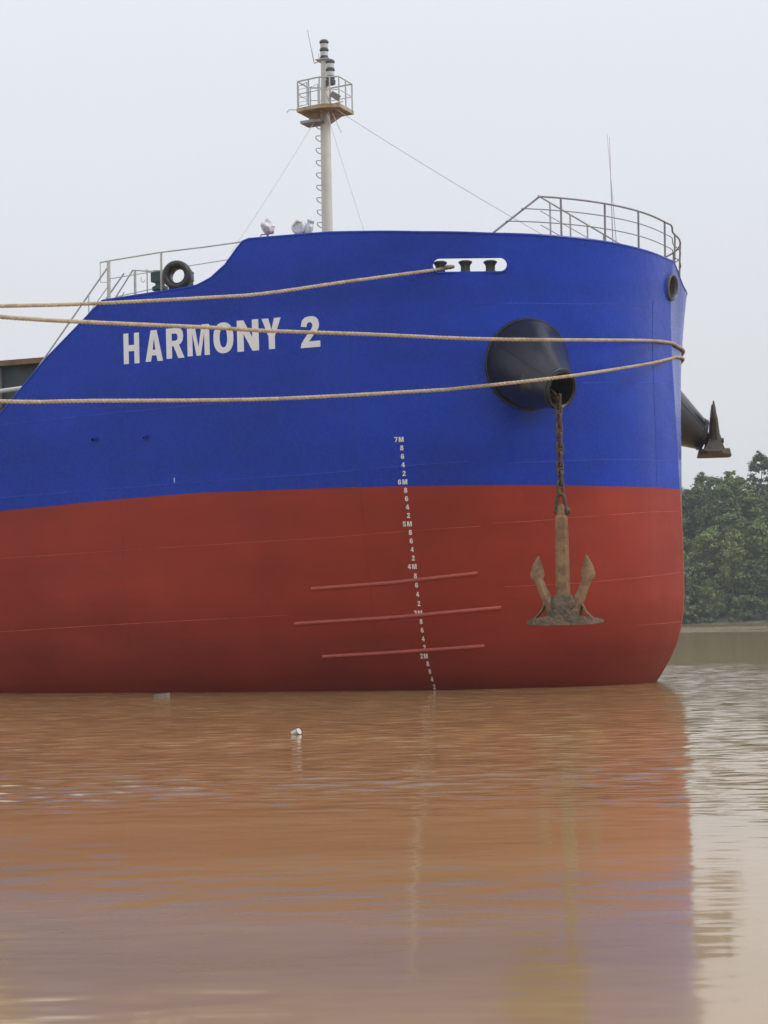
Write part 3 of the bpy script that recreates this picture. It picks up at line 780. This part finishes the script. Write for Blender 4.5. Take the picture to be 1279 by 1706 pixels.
# ================================================================== anchors (own things)
Mship = Matrix.Translation((STEM[0], STEM[1], 0)) @ Matrix.Rotation(-TH, 4, 'Z')
def sec_rect(cx, cy, z, wx, wy, ch=.25):
    c = ch * min(wx, wy)
    return [Vector((cx + x, cy + y, z)) for x, y in ((-wx + c, -wy), (wx - c, -wy), (wx, -wy + c), (wx, wy - c), (wx - c, wy), (-wx + c, wy), (-wx, wy - c), (-wx, -wy + c))]
def head_meshes():
    cr = MB()                                   # crown block
    cr.loft([sec_rect(0, 0, 0.02, .33, .30), sec_rect(0, 0, .12, .34, .30), sec_rect(0, 0, .34, .29, .24), sec_rect(0, 0, .50, .26, .20), sec_rect(0, 0, .62, .20, .16)])
    bp = MB()                                   # wide tripping palm along the bottom
    bp.loft([[Vector((x, -d, z0)), Vector((x, -d * .9, z1)), Vector((x, d * .9, z1)), Vector((x, d, z0))] for x, d, z0, z1 in
             ((-.80, .22, .0, .07), (-.66, .42, -.02, .12), (-.36, .47, -.03, .17), (0, .47, -.03, .17), (.36, .47, -.03, .17), (.66, .42, -.02, .12), (.86, .20, .02, .08))])
    fl = []
    for s in (-1, 1):
        f = MB()
        path = [(.20, .10, .15, .22), (.27, .34, .14, .17), (.36, .56, .115, .13), (.455, .78, .10, .105), (.525, .96, .10, .09), (.545, 1.02, .145, .08), (.555, 1.10, .155, .065), (.55, 1.24, .125, .05), (.54, 1.36, .075, .035), (.525, 1.49, .015, .015)]
        secs = []
        for i, (x, z, wx, wy) in enumerate(path):
            b = path[min(i + 1, len(path) - 1)]; c_ = path[max(i - 1, 0)]
            d = Vector((b[0] - c_[0], 0, b[1] - c_[1])).normalized(); nx = Vector((d.z, 0, -d.x))
            ctr = Vector((s * x, 0, z)); nx = Vector((s * nx.x, 0, nx.z)); y_ = Vector((0, 1, 0))
            secs.append([ctr + nx * wx * p + y_ * wy * q for p, q in ((-1, -.5), (-.6, -1), (0, -1.25), (.6, -1), (1, -.5), (1, .5), (.6, 1), (-.6, 1), (-1, .5))])
        f.loft(secs); fl.append(f)
        g_ = MB()                               # web between palm and arm
        g_.loft([[Vector((s * x, -w, z)), Vector((s * (x + .03), -w, z)), Vector((s * (x + .03), w, z)), Vector((s * x, w, z))] for x, z, w in ((.34, .55, .10), (.46, .28, .20), (.62, .11, .30))])
        fl.append(g_)
    return cr, bp, fl
def make_anchor(loc, rz, shank_tilt, head_mat, shank_mat, label, head_rot=None, shank_dir=None):
    root = empty('ship_anchor', loc, rz); tag(root, label, 'anchor')
    cr, bp, fl = head_meshes()
    hd = cr.build('anchor_crown', head_mat, root, 25)
    bp.build('tripping_palm', head_mat, hd, 25)
    for i in (0, 2):
        fo = fl[i].build('anchor_fluke', shank_mat if head_mat is MUDDY else head_mat, hd, 30); fl[i + 1].build('fluke_web', head_mat, hd, 25)
    bt = MB()
    for x in (-.2, .2): bt.lathe([(.07, -.27), (.07, .27)], (x, 0, .40), (0, 1, 0), 14)
    bt.build('crown_pin', head_mat, hd)
    sk = MB()
    sk.loft([sec_rect(0, 0, z, wx, wy, .55) for z, wx, wy in ((.30, .16, .13), (.60, .155, .13), (1.4, .145, .12), (2.2, .135, .11), (2.33, .13, .11), (2.37, .10, .08), (2.55, .085, .07), (2.62, .05, .06))])
    sko = sk.build('shank', shank_mat, root, 25)
    shk = MB()
    shk.tube([(-.10, 0, 2.42), (-.10, 0, 2.60), (-.085, 0, 2.72), (-.05, 0, 2.82), (0, 0, 2.84), (.05, 0, 2.82), (.085, 0, 2.72), (.10, 0, 2.60), (.10, 0, 2.42)], .045, 10)
    shk.lathe([(.05, -.17), (.05, .17)], (0, 0, 2.46), (1, 0, 0), 12); shk.lathe([(.085, .10), (.095, .13), (.06, .20)], (0, 0, 2.47), (1, 0, 0), 14)
    sh_o = shk.build('shackle', CHAIN, sko)
    if shank_dir is not None:
        q = Vector((0, 0, 1)).rotation_difference(shank_dir); piv = Vector((0, 0, .40))
        sko.matrix_local = Matrix.Translation(piv) @ q.to_matrix().to_4x4() @ Matrix.Translation(-piv)
    return root, sko
mw = Mship @ mouthN
hang = Mship @ P3(-.97, 6.40, 0)
anchor1, sk1 = make_anchor((hang.x, hang.y, 1.52), R(-10), 0, MUDDY, RUST, 'rusty brown anchor hanging on its chain in front of the red hull')
# far anchor drawn up against the far hawse pipe mouth
b2 = Mship @ P3(-.70, -6.80, 6.12)
inv_r = Matrix.Rotation(-R(83), 3, 'Z')
pipe_dir = (Mship.to_3x3() @ (-axF)); 
anchor2, sk2 = make_anchor((b2.x, b2.y, 6.10), R(83), 0, ANCH2, ANCH2, 'dark anchor drawn up tight against the hawse pipe beyond the bow', shank_dir=(inv_r @ pipe_dir))

# ---- anchor chain: stud links, alternately turned
def stud_link(L_=.30, W=.105, r=.033):
    mb = MB(); pts = []
    h = L_ / 2 - W / 1.0 * .5 - r * .2; w = W / 2 + r * .3
    for i in range(9):
        t = math.pi * i / 8; pts.append((w * math.cos(t), 0, h + w * math.sin(t)))
    for i in range(9):
        t = math.pi + math.pi * i / 8; pts.append((w * math.cos(t), 0, -h + w * math.sin(t)))
    mb.tube(pts, r, 8, closed=True); mb.tube([(-w, 0, 0), (w, 0, 0)], r * .8, 8)
    m = mb.mesh('chain_link', 50); m.materials.append(CHAIN); return m
lm = stud_link()
top_z = 6.42
chain = empty('anchor_chain', (hang.x, hang.y, 4.36)); tag(chain, 'rusty stud link chain running from black hawse pipe down to anchor', 'chain')
z = 4.50; i = 0
while z < top_z:
    o = part('chain_link', lm, chain); o.location = (0.004 * math.sin(i * 2.1), .004 * math.cos(i * 1.7), z - 4.36)
    o.rotation_euler = (R(random.uniform(-3, 3)), R(random.uniform(-3, 3)), R(25 + 90 * (i % 2) + random.uniform(-8, 8)))
    z += .212; i += 1
# last links bending up into the mouth
inner = Mship @ (mouthN - mnN * .55 + Vector((0, 0, -.02)))
p0 = Vector((hang.x, hang.y, top_z)); d = (inner - p0)
k = int(d.length / .212)
for j in range(1, k + 1):
    p = p0 + d * (j * .212 / d.length); o = part('chain_link', lm, chain); o.location = p - Vector((hang.x, hang.y, 4.36))
    q = Vector((0, 0, 1)).rotation_difference(d.normalized()); o.rotation_mode = 'QUATERNION'
    from mathutils import Quaternion
    o.rotation_quaternion = q @ Quaternion((0, 0, 1), R(25 + 90 * ((i + j) % 2)))

# ================================================================== mooring ropes
def rope(pts, r, label, group, lay=.30, k=10):
    path = smooth_path(pts, k)
    # resample evenly
    P = [path[0]]; seg = .035
    acc = 0.0
    for a, b in zip(path[:-1], path[1:]):
        L_ = (b - a).length; t = seg - acc
        while t <= L_:
            P.append(a.lerp(b, t / L_)); t += seg
        acc = L_ - (t - seg)
    N = len(P); tan = [(P[min(i + 1, N - 1)] - P[max(i - 1, 0)]).normalized() for i in range(N)]
    up = Vector((0, 0, 1)); mb = MB()
    for s in range(3):
        c = []
        for i in range(N):
            t = tan[i]; n1 = (up - t * up.dot(t)).normalized(); n2 = t.cross(n1)
            an = 2 * math.pi * (i * seg / lay) + 2 * math.pi * s / 3
            c.append(P[i] + (n1 * math.cos(an) + n2 * math.sin(an)) * r * .52)
        mb.tube(c, r * .56, 6)
    o = mb.build('mooring_rope', ROPE, None, 60, fix=False)
    tag(o, label, 'rope', group); return o
G = 'mooring ropes across the bow'
def wl(a, z, off=.042): return Mship @ hull(a, z, off)
rin = Mship @ on_hull_in(7.30, 9.74, .10)
r1 = rope([Mship @ on_hull_in(7.36, 9.73, .26), rin, (1.55, 45.2, 9.724), (-.694, 43.6, 9.186), (-2.48, 42.2, 8.721), (-3.63, 41.2, 8.49), (-5.735, 39.0, 8.052), (-7.185, 37.2, 7.746), (-11, 33.2, 7.1), (-18, 25.5, 6.5)], .039,
          'topmost tan mooring rope, running from the roller slot to the left', G)
r2 = rope([wl(-3.6, 8.48), wl(-2.4, 8.48), wl(-1.6, 8.46), wl(-.8, 8.43), wl(-.15, 8.40), wl(.5, 8.37), (6.2, 46.75, 8.18), (3.896, 43.02, 7.71), (1.885, 42.15, 7.655), (-.174, 41.15, 7.64), (-2.345, 39.7, 7.549), (-3.409, 38.6, 7.474), (-5.357, 36.4, 7.281), (-6.646, 34.4, 7.101), (-9.6, 30, 6.8), (-15, 22, 6.5)], .040,
          'tan mooring rope crossing the ship name and the upper hawse pipe', G)
r3 = rope([wl(-3.6, 8.30), wl(-2.4, 8.28), wl(-1.6, 8.23), wl(-.8, 8.15), wl(-.15, 8.06), wl(.5, 7.93), (6.2, 46.75, 7.60), (4.11, 42.95, 6.905), (1.855, 42.1, 6.6), (.82, 41.8, 6.505), (-2.385, 40.0, 6.196), (-5.521, 37.4, 5.933), (-6.93, 35.8, 5.777), (-9.9, 32.2, 5.6), (-16, 25, 5.7)], .039,
          'lowest tan mooring rope, crossing in front of the hawse pipe mouth', G)

# ================================================================== river
def build_water():
    rows = [3.0]
    while rows[-1] < 60: rows.append(rows[-1] + max(.022, .0028 * rows[-1] * (1 if rows[-1] < 20 else rows[-1] / 20)))
    while rows[-1] < 330: rows.append(rows[-1] + .0105 * rows[-1])
    rows = np.array(rows); spac = np.gradient(rows)
    NC = 300; ang = np.linspace(-.32, .30, NC)
    Y = np.repeat(rows[:, None], NC, 1); X = Y * ang[None, :]
    SP = np.repeat(np.maximum(spac, rows * (ang[1] - ang[0]))[:, None], NC, 1)
    Zw = np.zeros_like(X); r = np.random.default_rng(3)
    def vn(X, Y, sx, sy, seed):
        q = np.random.default_rng(seed); s = np.zeros_like(X)
        for _ in range(9):
            t = q.uniform(0, 2 * math.pi); k = q.uniform(.5, 1.4); s += np.sin(X / sx * k * math.cos(t) * 6.28 + Y / sy * k * math.sin(t) * 6.28 + q.uniform(0, 6.28))
        return s / 9 ** .5
    patch = vn(X, Y, 9, 7, 11)
    def smo(x, a, b): t = np.clip((x - a) / (b - a), 0, 1); return t * t * (3 - 2 * t)
    # chop in mid river, calm lee near the shore
    chop = (.11 + .89 * smo(Y, 16, 21)) * (1 - .30 * smo(Y, 30, 38)) * (1 - .75 * smo(Y, 62, 76)) + .6 * smo(Y, 170, 200)
    chop = chop * np.clip(.8 + .45 * patch, .15, 1.8)
    edge = smo(np.repeat(ang[None, :], len(rows), 0), ang[0], ang[0] + .02) * (1 - smo(np.repeat(ang[None, :], len(rows), 0), ang[-1] - .02, ang[-1]))
    slow = .35 + .4 * np.clip(1 + .6 * vn(X, Y, 4, 3, 5), 0, 2)
    for lam, slope, kind in ([(l, .0125, 'c') for l in np.geomspace(.16, .9, 34)] + [(l, .0009, 's') for l in np.geomspace(.5, 3.5, 26)] + [(l, .0007, 's') for l in np.geomspace(4, 14, 8)]):
        t = math.pi / 2 + r.normal(0, .75 if kind == 'c' else .45)
        k = 2 * math.pi / lam; A = slope / k
        att = smo(lam / SP, 2.5, 5.0)
        w = chop if kind == 'c' else slow
        Zw += A * att * w * np.sin(k * (X * math.cos(t) + Y * math.sin(t)) + r.uniform(0, 6.28))
    Zw[0, :] = 0; Zw *= edge; nr = len(rows)
    V = np.stack([X, Y, Zw], -1).reshape(-1, 3)
    i = np.arange(nr - 1)[:, None] * NC + np.arange(NC - 1)[None, :]
    Q = np.stack([i, i + 1, i + NC + 1, i + NC], -1).reshape(-1, 4)
    # the rest of the river: strips out to both sides and a sheet behind, joined to the edge of the wave field
    n0 = len(V); far = np.concatenate([np.stack([np.full(nr, -1500.), rows, np.zeros(nr)], -1), np.stack([np.full(nr, 1500.), rows, np.zeros(nr)], -1), [[-1500., -400, 0], [1500., -400, 0]]])
    V = np.concatenate([V, far]); k = np.arange(nr - 1)
    QL = np.stack([n0 + k, k * NC, (k + 1) * NC, n0 + k + 1], -1); QR = np.stack([k * NC + NC - 1, n0 + nr + k, n0 + nr + k + 1, (k + 1) * NC + NC - 1], -1)
    QB = [[n0 + 2 * nr, n0 + 2 * nr + 1, n0 + nr, NC - 1], [n0 + 2 * nr, NC - 1, 0, n0]]
    Q = np.concatenate([Q, QL, QR, QB])
    me = bpy.data.meshes.new('river_water')
    me.vertices.add(len(V)); me.vertices.foreach_set('co', V.ravel())
    me.loops.add(Q.size); me.loops.foreach_set('vertex_index', Q.ravel())
    me.polygons.add(len(Q)); me.polygons.foreach_set('loop_start', np.arange(0, Q.size, 4)); 
    me.update(calc_edges=True); me.polygons.foreach_set('use_smooth', [True] * len(Q))
    me.validate()
    return me
wm = bpy.data.materials.new('muddy_river_water'); wm.use_nodes = True
n = wm.node_tree; b = n.nodes['Principled BSDF']; L = n.links.new
b.inputs['IOR'].default_value = 1.40
b.inputs['Roughness'].default_value = 0.08
t = n.nodes.new('ShaderNodeTexCoord')
def wnoise(sc, st, det=4):
    mp = n.nodes.new('ShaderNodeMapping'); mp.inputs['Scale'].default_value = st; L(t.outputs['Object'], mp.inputs[0])
    z = n.nodes.new('ShaderNodeTexNoise'); z.inputs['Scale'].default_value = sc; z.inputs['Detail'].default_value = det; L(mp.outputs[0], z.inputs['Vector']); return z.outputs[0]
silt = n.nodes.new('ShaderNodeValToRGB')
silt.color_ramp.elements[0].position = .3; silt.color_ramp.elements[0].color = (0.345, 0.222, 0.100, 1)
silt.color_ramp.elements[1].position = .7; silt.color_ramp.elements[1].color = (0.405, 0.265, 0.125, 1)
L(wnoise(.35, (.5, 1.6, 1)), silt.inputs[0]); L(silt.outputs[0], b.inputs['Base Color'])
# wind ripples too small to mesh: noisy surface slopes whose strength follows the wind lanes across the river
sep = n.nodes.new('ShaderNodeSeparateXYZ'); L(t.outputs['Object'], sep.inputs[0])
wob = n.nodes.new('ShaderNodeMath'); wob.operation = 'MULTIPLY_ADD'; wob.inputs[1].default_value = 1.1
lw = n.nodes.new('ShaderNodeMath'); lw.operation = 'LOGARITHM'; lw.inputs[1].default_value = 2.0
mx0 = n.nodes.new('ShaderNodeMath'); mx0.operation = 'MAXIMUM'; mx0.inputs[1].default_value = 4.0
L(sep.outputs['Y'], mx0.inputs[0]); L(mx0.outputs[0], lw.inputs[0])
wn = n.nodes.new('ShaderNodeMath'); wn.operation = 'SUBTRACT'; wn.inputs[1].default_value = 0.5
L(wnoise(.12, (1, .5, 1), 2), wn.inputs[0]); L(wn.outputs[0], wob.inputs[0]); L(lw.outputs[0], wob.inputs[2])
zone = n.nodes.new('ShaderNodeValToRGB'); mr_ = n.nodes.new('ShaderNodeMapRange')
mr_.inputs['From Min'].default_value = 2.0; mr_.inputs['From Max'].default_value = 9.0
L(wob.outputs[0], mr_.inputs['Value']); L(mr_.outputs[0], zone.inputs[0])
def zp(Y): return (math.log2(Y) - 2) / 7
ZC = [(8, .024), (16, .028), (20, .17), (30, .20), (42, .22), (52, .32), (60, .22), (70, .03), (165, .03), (190, .6), (230, .7), (250, .15), (330, .1)]
while len(zone.color_ramp.elements) > 1: zone.color_ramp.elements.remove(zone.color_ramp.elements[-1])
for k_, (Y_, v_) in enumerate(ZC):
    el = zone.color_ramp.elements[0] if k_ == 0 else zone.color_ramp.elements.new(zp(Y_))
    el.position = zp(Y_); el.color = (v_, v_, v_, 1)
def vnoise(sc, st, det):
    mp = n.nodes.new('ShaderNodeMapping'); mp.inputs['Scale'].default_value = st; L(t.outputs['Object'], mp.inputs[0])
    z = n.nodes.new('ShaderNodeTexNoise'); z.inputs['Scale'].default_value = sc; z.inputs['Detail'].default_value = det; L(mp.outputs[0], z.inputs['Vector'])
    sb = n.nodes.new('ShaderNodeVectorMath'); sb.operation = 'SUBTRACT'; sb.inputs[1].default_value = (.5, .5, .5); L(z.outputs['Color'], sb.inputs[0])
    fl = n.nodes.new('ShaderNodeVectorMath'); fl.operation = 'MULTIPLY'; fl.inputs[1].default_value = (.4, 2.2, 0); L(sb.outputs[0], fl.inputs[0]); return fl.outputs[0]
sc1 = n.nodes.new('ShaderNodeVectorMath'); sc1.operation = 'SCALE'; L(vnoise(6.0, (.35, 1.5, 1), 4), sc1.inputs[0]); L(zone.outputs[0], sc1.inputs['Scale'])
gn = n.nodes.new('ShaderNodeNewGeometry'); av = n.nodes.new('ShaderNodeVectorMath'); av.operation = 'ADD'
L(gn.outputs['Normal'], av.inputs[0]); L(sc1.outputs[0], av.inputs[1])
nv_ = n.nodes.new('ShaderNodeVectorMath'); nv_.operation = 'NORMALIZE'; L(av.outputs[0], nv_.inputs[0]); L(nv_.outputs[0], b.inputs['Normal'])
wme = build_water(); wme.materials.append(wm)
water = link(bpy.data.objects.new('river_water', wme)); structure(water)

# floating litter
cup = empty('floating_cup', (-1.3845, 29.69, 0)); tag(cup, 'crumpled white plastic container floating on the brown water', 'litter')
cm_ = MB()
cm_.lathe([(.060, -.09), (.072, -.085), (.078, .0), (.080, .07), (.083, .075), (.083, .085), (.074, .085), (.070, .0), (.055, -.07)], (0, 0, .055), (.75, -.45, .35), 20, True, True)
for v_i, v in enumerate(cm_.v): cm_.v[v_i] = tuple(np.array(v) * (1 + .07 * math.sin(v_i * 1.9)))
cup.scale = (.62, .62, .55); cm_.build('cup_body', CUP, cup, 35)
MB().lathe([(.085, .0), (.085, .012), (.06, .02)], (.085, -.05, .09), (.75, -.45, .35), 20).build('cup_lid', CUP, cup, 35)
pkm = MB(); pkm.loft([[Vector((x, -w, -.03)), Vector((x, -w, h)), Vector((x, w, h + .01)), Vector((x, w, -.03))] for x, w, h in ((-.19, .03, .03), (-.15, .06, .045), (.05, .07, .055), (.15, .06, .065), (.20, .03, .075))])
pk = pkm.build('floating_plank', WOODB, None, 20); pk.location = (-5.25, 46.15, .0); pk.rotation_euler = (0, R(-2), R(-8))
tag(pk, 'short pale piece of driftwood floating against the red hull', 'driftwood')

# ================================================================== far bank
def bank_h(x, y):
    d = y - 300 - 2.0 * math.sin(x * .05) - 1.2 * math.sin(x * .17 + 1)
    if d < 0: return d * .12
    z = .9 * min(1, d / 4) + max(0, d - 4) * .20
    if d > 5: z += (d - 5) * .24
    if d > 55: z -= (d - 55) * .44
    return z + .5 * math.sin(x * .13 + y * .2) * min(1, d / 8)
bx = list(np.arange(-420, -20, 20)) + list(np.arange(-20, 140, 2.0)) + list(np.arange(140, 600, 20)); by = list(np.arange(294, 312, 1.0)) + list(np.arange(312, 420, 4.0)) + [460, 600, 1200]
mb = MB()
for y in by:
    for x in bx: mb.v.append((x, y, bank_h(x, min(y, 420)) + random.uniform(-.12, .12)))
for j in range(len(by) - 1):
    for i in range(len(bx) - 1): mb.f.append((j * len(bx) + i, j * len(bx) + i + 1, (j + 1) * len(bx) + i + 1, (j + 1) * len(bx) + i))
SOIL = mat('bank_soil', (.13, .105, .08), .95, var=.35, vscale=.35, col2=(.06, .075, .03), c2lo=.45, c2hi=.56, c2scale=.22, bump=.2, bscale=1.2)
hill = mb.build('far_bank_hill', SOIL, None, 60, fix=False); structure(hill)

def leaf_mat(name, c0, c1):
    m = bpy.data.materials.new(name); m.use_nodes = True; n = m.node_tree; b = n.nodes['Principled BSDF']
    oi = n.nodes.new('ShaderNodeObjectInfo'); g = n.nodes.new('ShaderNodeNewGeometry')
    ad = n.nodes.new('ShaderNodeMath'); ad.operation = 'MULTIPLY_ADD'; ad.inputs[1].default_value = .5
    ml = n.nodes.new('ShaderNodeMath'); ml.operation = 'MULTIPLY'; ml.inputs[1].default_value = .5
    n.links.new(oi.outputs['Random'], ml.inputs[0]); n.links.new(g.outputs['Random Per Island'], ad.inputs[0]); n.links.new(ml.outputs[0], ad.inputs[2])
    r = n.nodes.new('ShaderNodeValToRGB'); r.color_ramp.elements[0].color = c0 + (1,); r.color_ramp.elements[1].color = c1 + (1,)
    n.links.new(ad.outputs[0], r.inputs[0]); n.links.new(r.outputs[0], b.inputs['Base Color'])
    b.inputs['Roughness'].default_value = .6; b.inputs['Specular IOR Level'].default_value = .25
    b.inputs['Transmission Weight'].default_value = 0
    return m
LEAF = {'dark': leaf_mat('dark_foliage', (.070, .105, .046), (.150, .190, .075)),
        'mid': leaf_mat('mid_foliage', (.095, .140, .050), (.205, .250, .085)),
        'yellow': leaf_mat('yellow_green_foliage', (.13, .17, .05), (.29, .31, .10))}
BARK = mat('tree_bark', (.10, .08, .06), .9, var=.3)
def crown_mesh(name, material, H, Wd, low, nblob, nleaf, seed, leaf=.42):
    r = np.random.default_rng(seed); C = []
    for k in range(nblob):
        t = r.uniform(0, 1); z = low + (1 - low) * t; env = math.sqrt(max(.03, 1 - ((t - .40) / .63) ** 2)); an = r.uniform(0, 6.28); rad = Wd * env * math.sqrt(r.uniform(.08, 1)) * .88
        C.append((rad * math.cos(an), rad * math.sin(an), z * H * .95, Wd * r.uniform(.14, .30)))
    for k in range(4): C.append((r.normal(0, .35), r.normal(0, .35), H * r.uniform(.88, 1.0), Wd * .14))
    C = np.array(C); w = C[:, 3] ** 1.7; pick = r.choice(len(C), nleaf, p=w / w.sum())
    d = r.normal(size=(nleaf, 3)); d /= np.linalg.norm(d, axis=1)[:, None]
    rr = np.abs(r.normal(.75, .32, nleaf))
    ctr = C[pick, :3] + d * (C[pick, 3] * rr)[:, None] * np.array([1.1, 1.1, .75])
    nn = d * .6 + np.array([0, 0, .5]) + r.normal(0, .6, (nleaf, 3)); nn /= np.linalg.norm(nn, axis=1)[:, None]
    tt = np.cross(nn, r.normal(size=(nleaf, 3))); tt /= np.linalg.norm(tt, axis=1)[:, None]; bb = np.cross(nn, tt)
    s = (leaf * r.uniform(.5, 1.4, nleaf))[:, None]
    V = np.stack([ctr + tt * s, ctr + bb * s * .55, ctr - tt * s, ctr - bb * s * .55], 1).reshape(-1, 3)
    me = bpy.data.meshes.new(name); me.from_pydata(V.tolist(), [], np.arange(nleaf * 4).reshape(-1, 4).tolist()); me.materials.append(material)
    return me
def trunk_mesh(H, seed):
    r = random.Random(seed); mb = MB(); x = y = 0; pts = []
    for i in range(6):
        pts.append((x, y, H * .8 * i / 5 - .5 * (i == 0))); x += r.uniform(-.25, .25); y += r.uniform(-.25, .25)
    mb.tube(pts, [.22 - .035 * i for i in range(6)], 7)
    for k in range(6):
        p = Vector(pts[2 + k % 4]); an = r.uniform(0, 6.28); l = r.uniform(1.2, 2.4)
        mb.tube([p, p + Vector((math.cos(an) * l * .5, math.sin(an) * l * .5, l * .4)), p + Vector((math.cos(an) * l, math.sin(an) * l, l * .9))], [.09, .06, .02], 5)
    m = mb.mesh('tree_trunk', 60); m.materials.append(BARK); return m
KINDS = {}
def kinds(key, material, specs):
    KINDS[key] = [(crown_mesh('tree_crown', material, *sp), trunk_mesh(sp[0], i)) for i, sp in enumerate(specs)]
kinds('dark', LEAF['dark'], [(11.5, 3.3, .12, 60, 5200, 1, .27), (13, 3.6, .15, 70, 5600, 2, .27), (10, 3.8, .10, 60, 5200, 3, .27), (14, 3.1, .2, 60, 5200, 4, .27)])
kinds('mid', LEAF['mid'], [(11, 3.4, .12, 60, 5200, 11, .27), (12.5, 3.2, .15, 64, 5400, 12, .27), (9.5, 3.6, .10, 56, 5000, 13, .27)])
kinds('yellow', LEAF['yellow'], [(10.5, 2.9, .22, 46, 3600, 21, .26), (12, 2.7, .28, 46, 3600, 22, .26), (9, 2.7, .2, 42, 3400, 23, .26)])
kinds('bush', LEAF['dark'], [(3.2, 1.9, .05, 12, 1500, 31, .28), (2.4, 1.6, .05, 10, 1200, 32, .26)])
kinds('palebush', LEAF['mid'], [(3.4, 1.7, .05, 12, 1500, 41, .28), (2.2, 1.5, .05, 9, 1100, 42, .26)])
def plant(key, x, y, sc, name, label, cat, group):
    cmh, tmh = random.choice(KINDS[key]); o = empty(name, (x, y, bank_h(x, y) - .15), random.uniform(0, 6.28)); o.scale = (sc, sc, sc * random.uniform(.92, 1.1))
    tag(o, label, cat, group); part('crown', cmh, o); part('trunk', tmh, o)
X0, X1 = 12, 104
def row(y, step, choices, smin, smax, name, label, group, jit=1.6, cat='tree'):
    x = X0 + random.uniform(0, step)
    while x < X1:
        key = random.choice(choices)
        plant(key, x + random.uniform(-jit, jit) * .5, y + random.uniform(-jit, jit), random.uniform(smin, smax), name, label[key], cat, group[key]); x += step * random.uniform(.8, 1.2)
def lab(where):
    return {'dark': f'dark green broadleaf tree {where}', 'mid': f'mid green broadleaf tree {where}', 'yellow': f'sparse yellow green tree {where}',
            'bush': f'low dark bush {where}', 'palebush': f'low pale green bush {where}'}
def grp(where): return {k: f'{k} trees {where}' for k in ('dark', 'mid', 'yellow', 'bush', 'palebush')}
w = 'low at the edge of the far bank'; row(302.6, 2.6, ['bush', 'bush', 'palebush'], .7, 1.25, 'bank_bush', lab(w), grp(w), .8, 'bush')
w = 'in the front row above the far bank'; row(306.5, 3.6, ['dark', 'dark', 'mid'], .62, .85, 'bank_tree', lab(w), grp(w))
w = 'in the second row of the far hillside'; row(311.5, 3.6, ['yellow', 'mid', 'dark', 'yellow'], .88, 1.08, 'bank_tree', lab(w), grp(w))
w = 'halfway up the far hillside'; row(318, 4.0, ['dark', 'dark', 'mid'], .80, 1.0, 'bank_tree', lab(w), grp(w))
w = 'on the upper slope of the far hillside'; row(326, 3.8, ['dark', 'mid', 'dark'], .84, 1.04, 'bank_tree', lab(w), grp(w))
w = 'on the crest of the far hillside'; row(334, 3.4, ['dark', 'mid', 'yellow', 'mid'], .72, 1.02, 'bank_tree', lab(w), grp(w), 2.0)
w = 'on the skyline behind the crest trees'; row(342, 3.6, ['dark', 'mid', 'dark'], .60, .85, 'bank_tree', lab(w), grp(w), 2.0)

# ------------------------------------------------------------------ humid river air
hz = bpy.data.materials.new('humid_air'); hz.use_nodes = True; hn = hz.node_tree; hn.nodes.clear()
ho = hn.nodes.new('ShaderNodeOutputMaterial'); pv = hn.nodes.new('ShaderNodeVolumePrincipled')
pv.inputs['Color'].default_value = (.90, .95, 1.0, 1); pv.inputs['Density'].default_value = 0.00036; pv.inputs['Anisotropy'].default_value = 0.0
hn.links.new(pv.outputs[0], ho.inputs['Volume'])
hzo = MB().box((0, 400, 19), (3400, 1700, 48)).build('haze', hz, None, None); hzo['kind'] = 'stuff'; hzo['label'] = 'thin pale haze over the river'
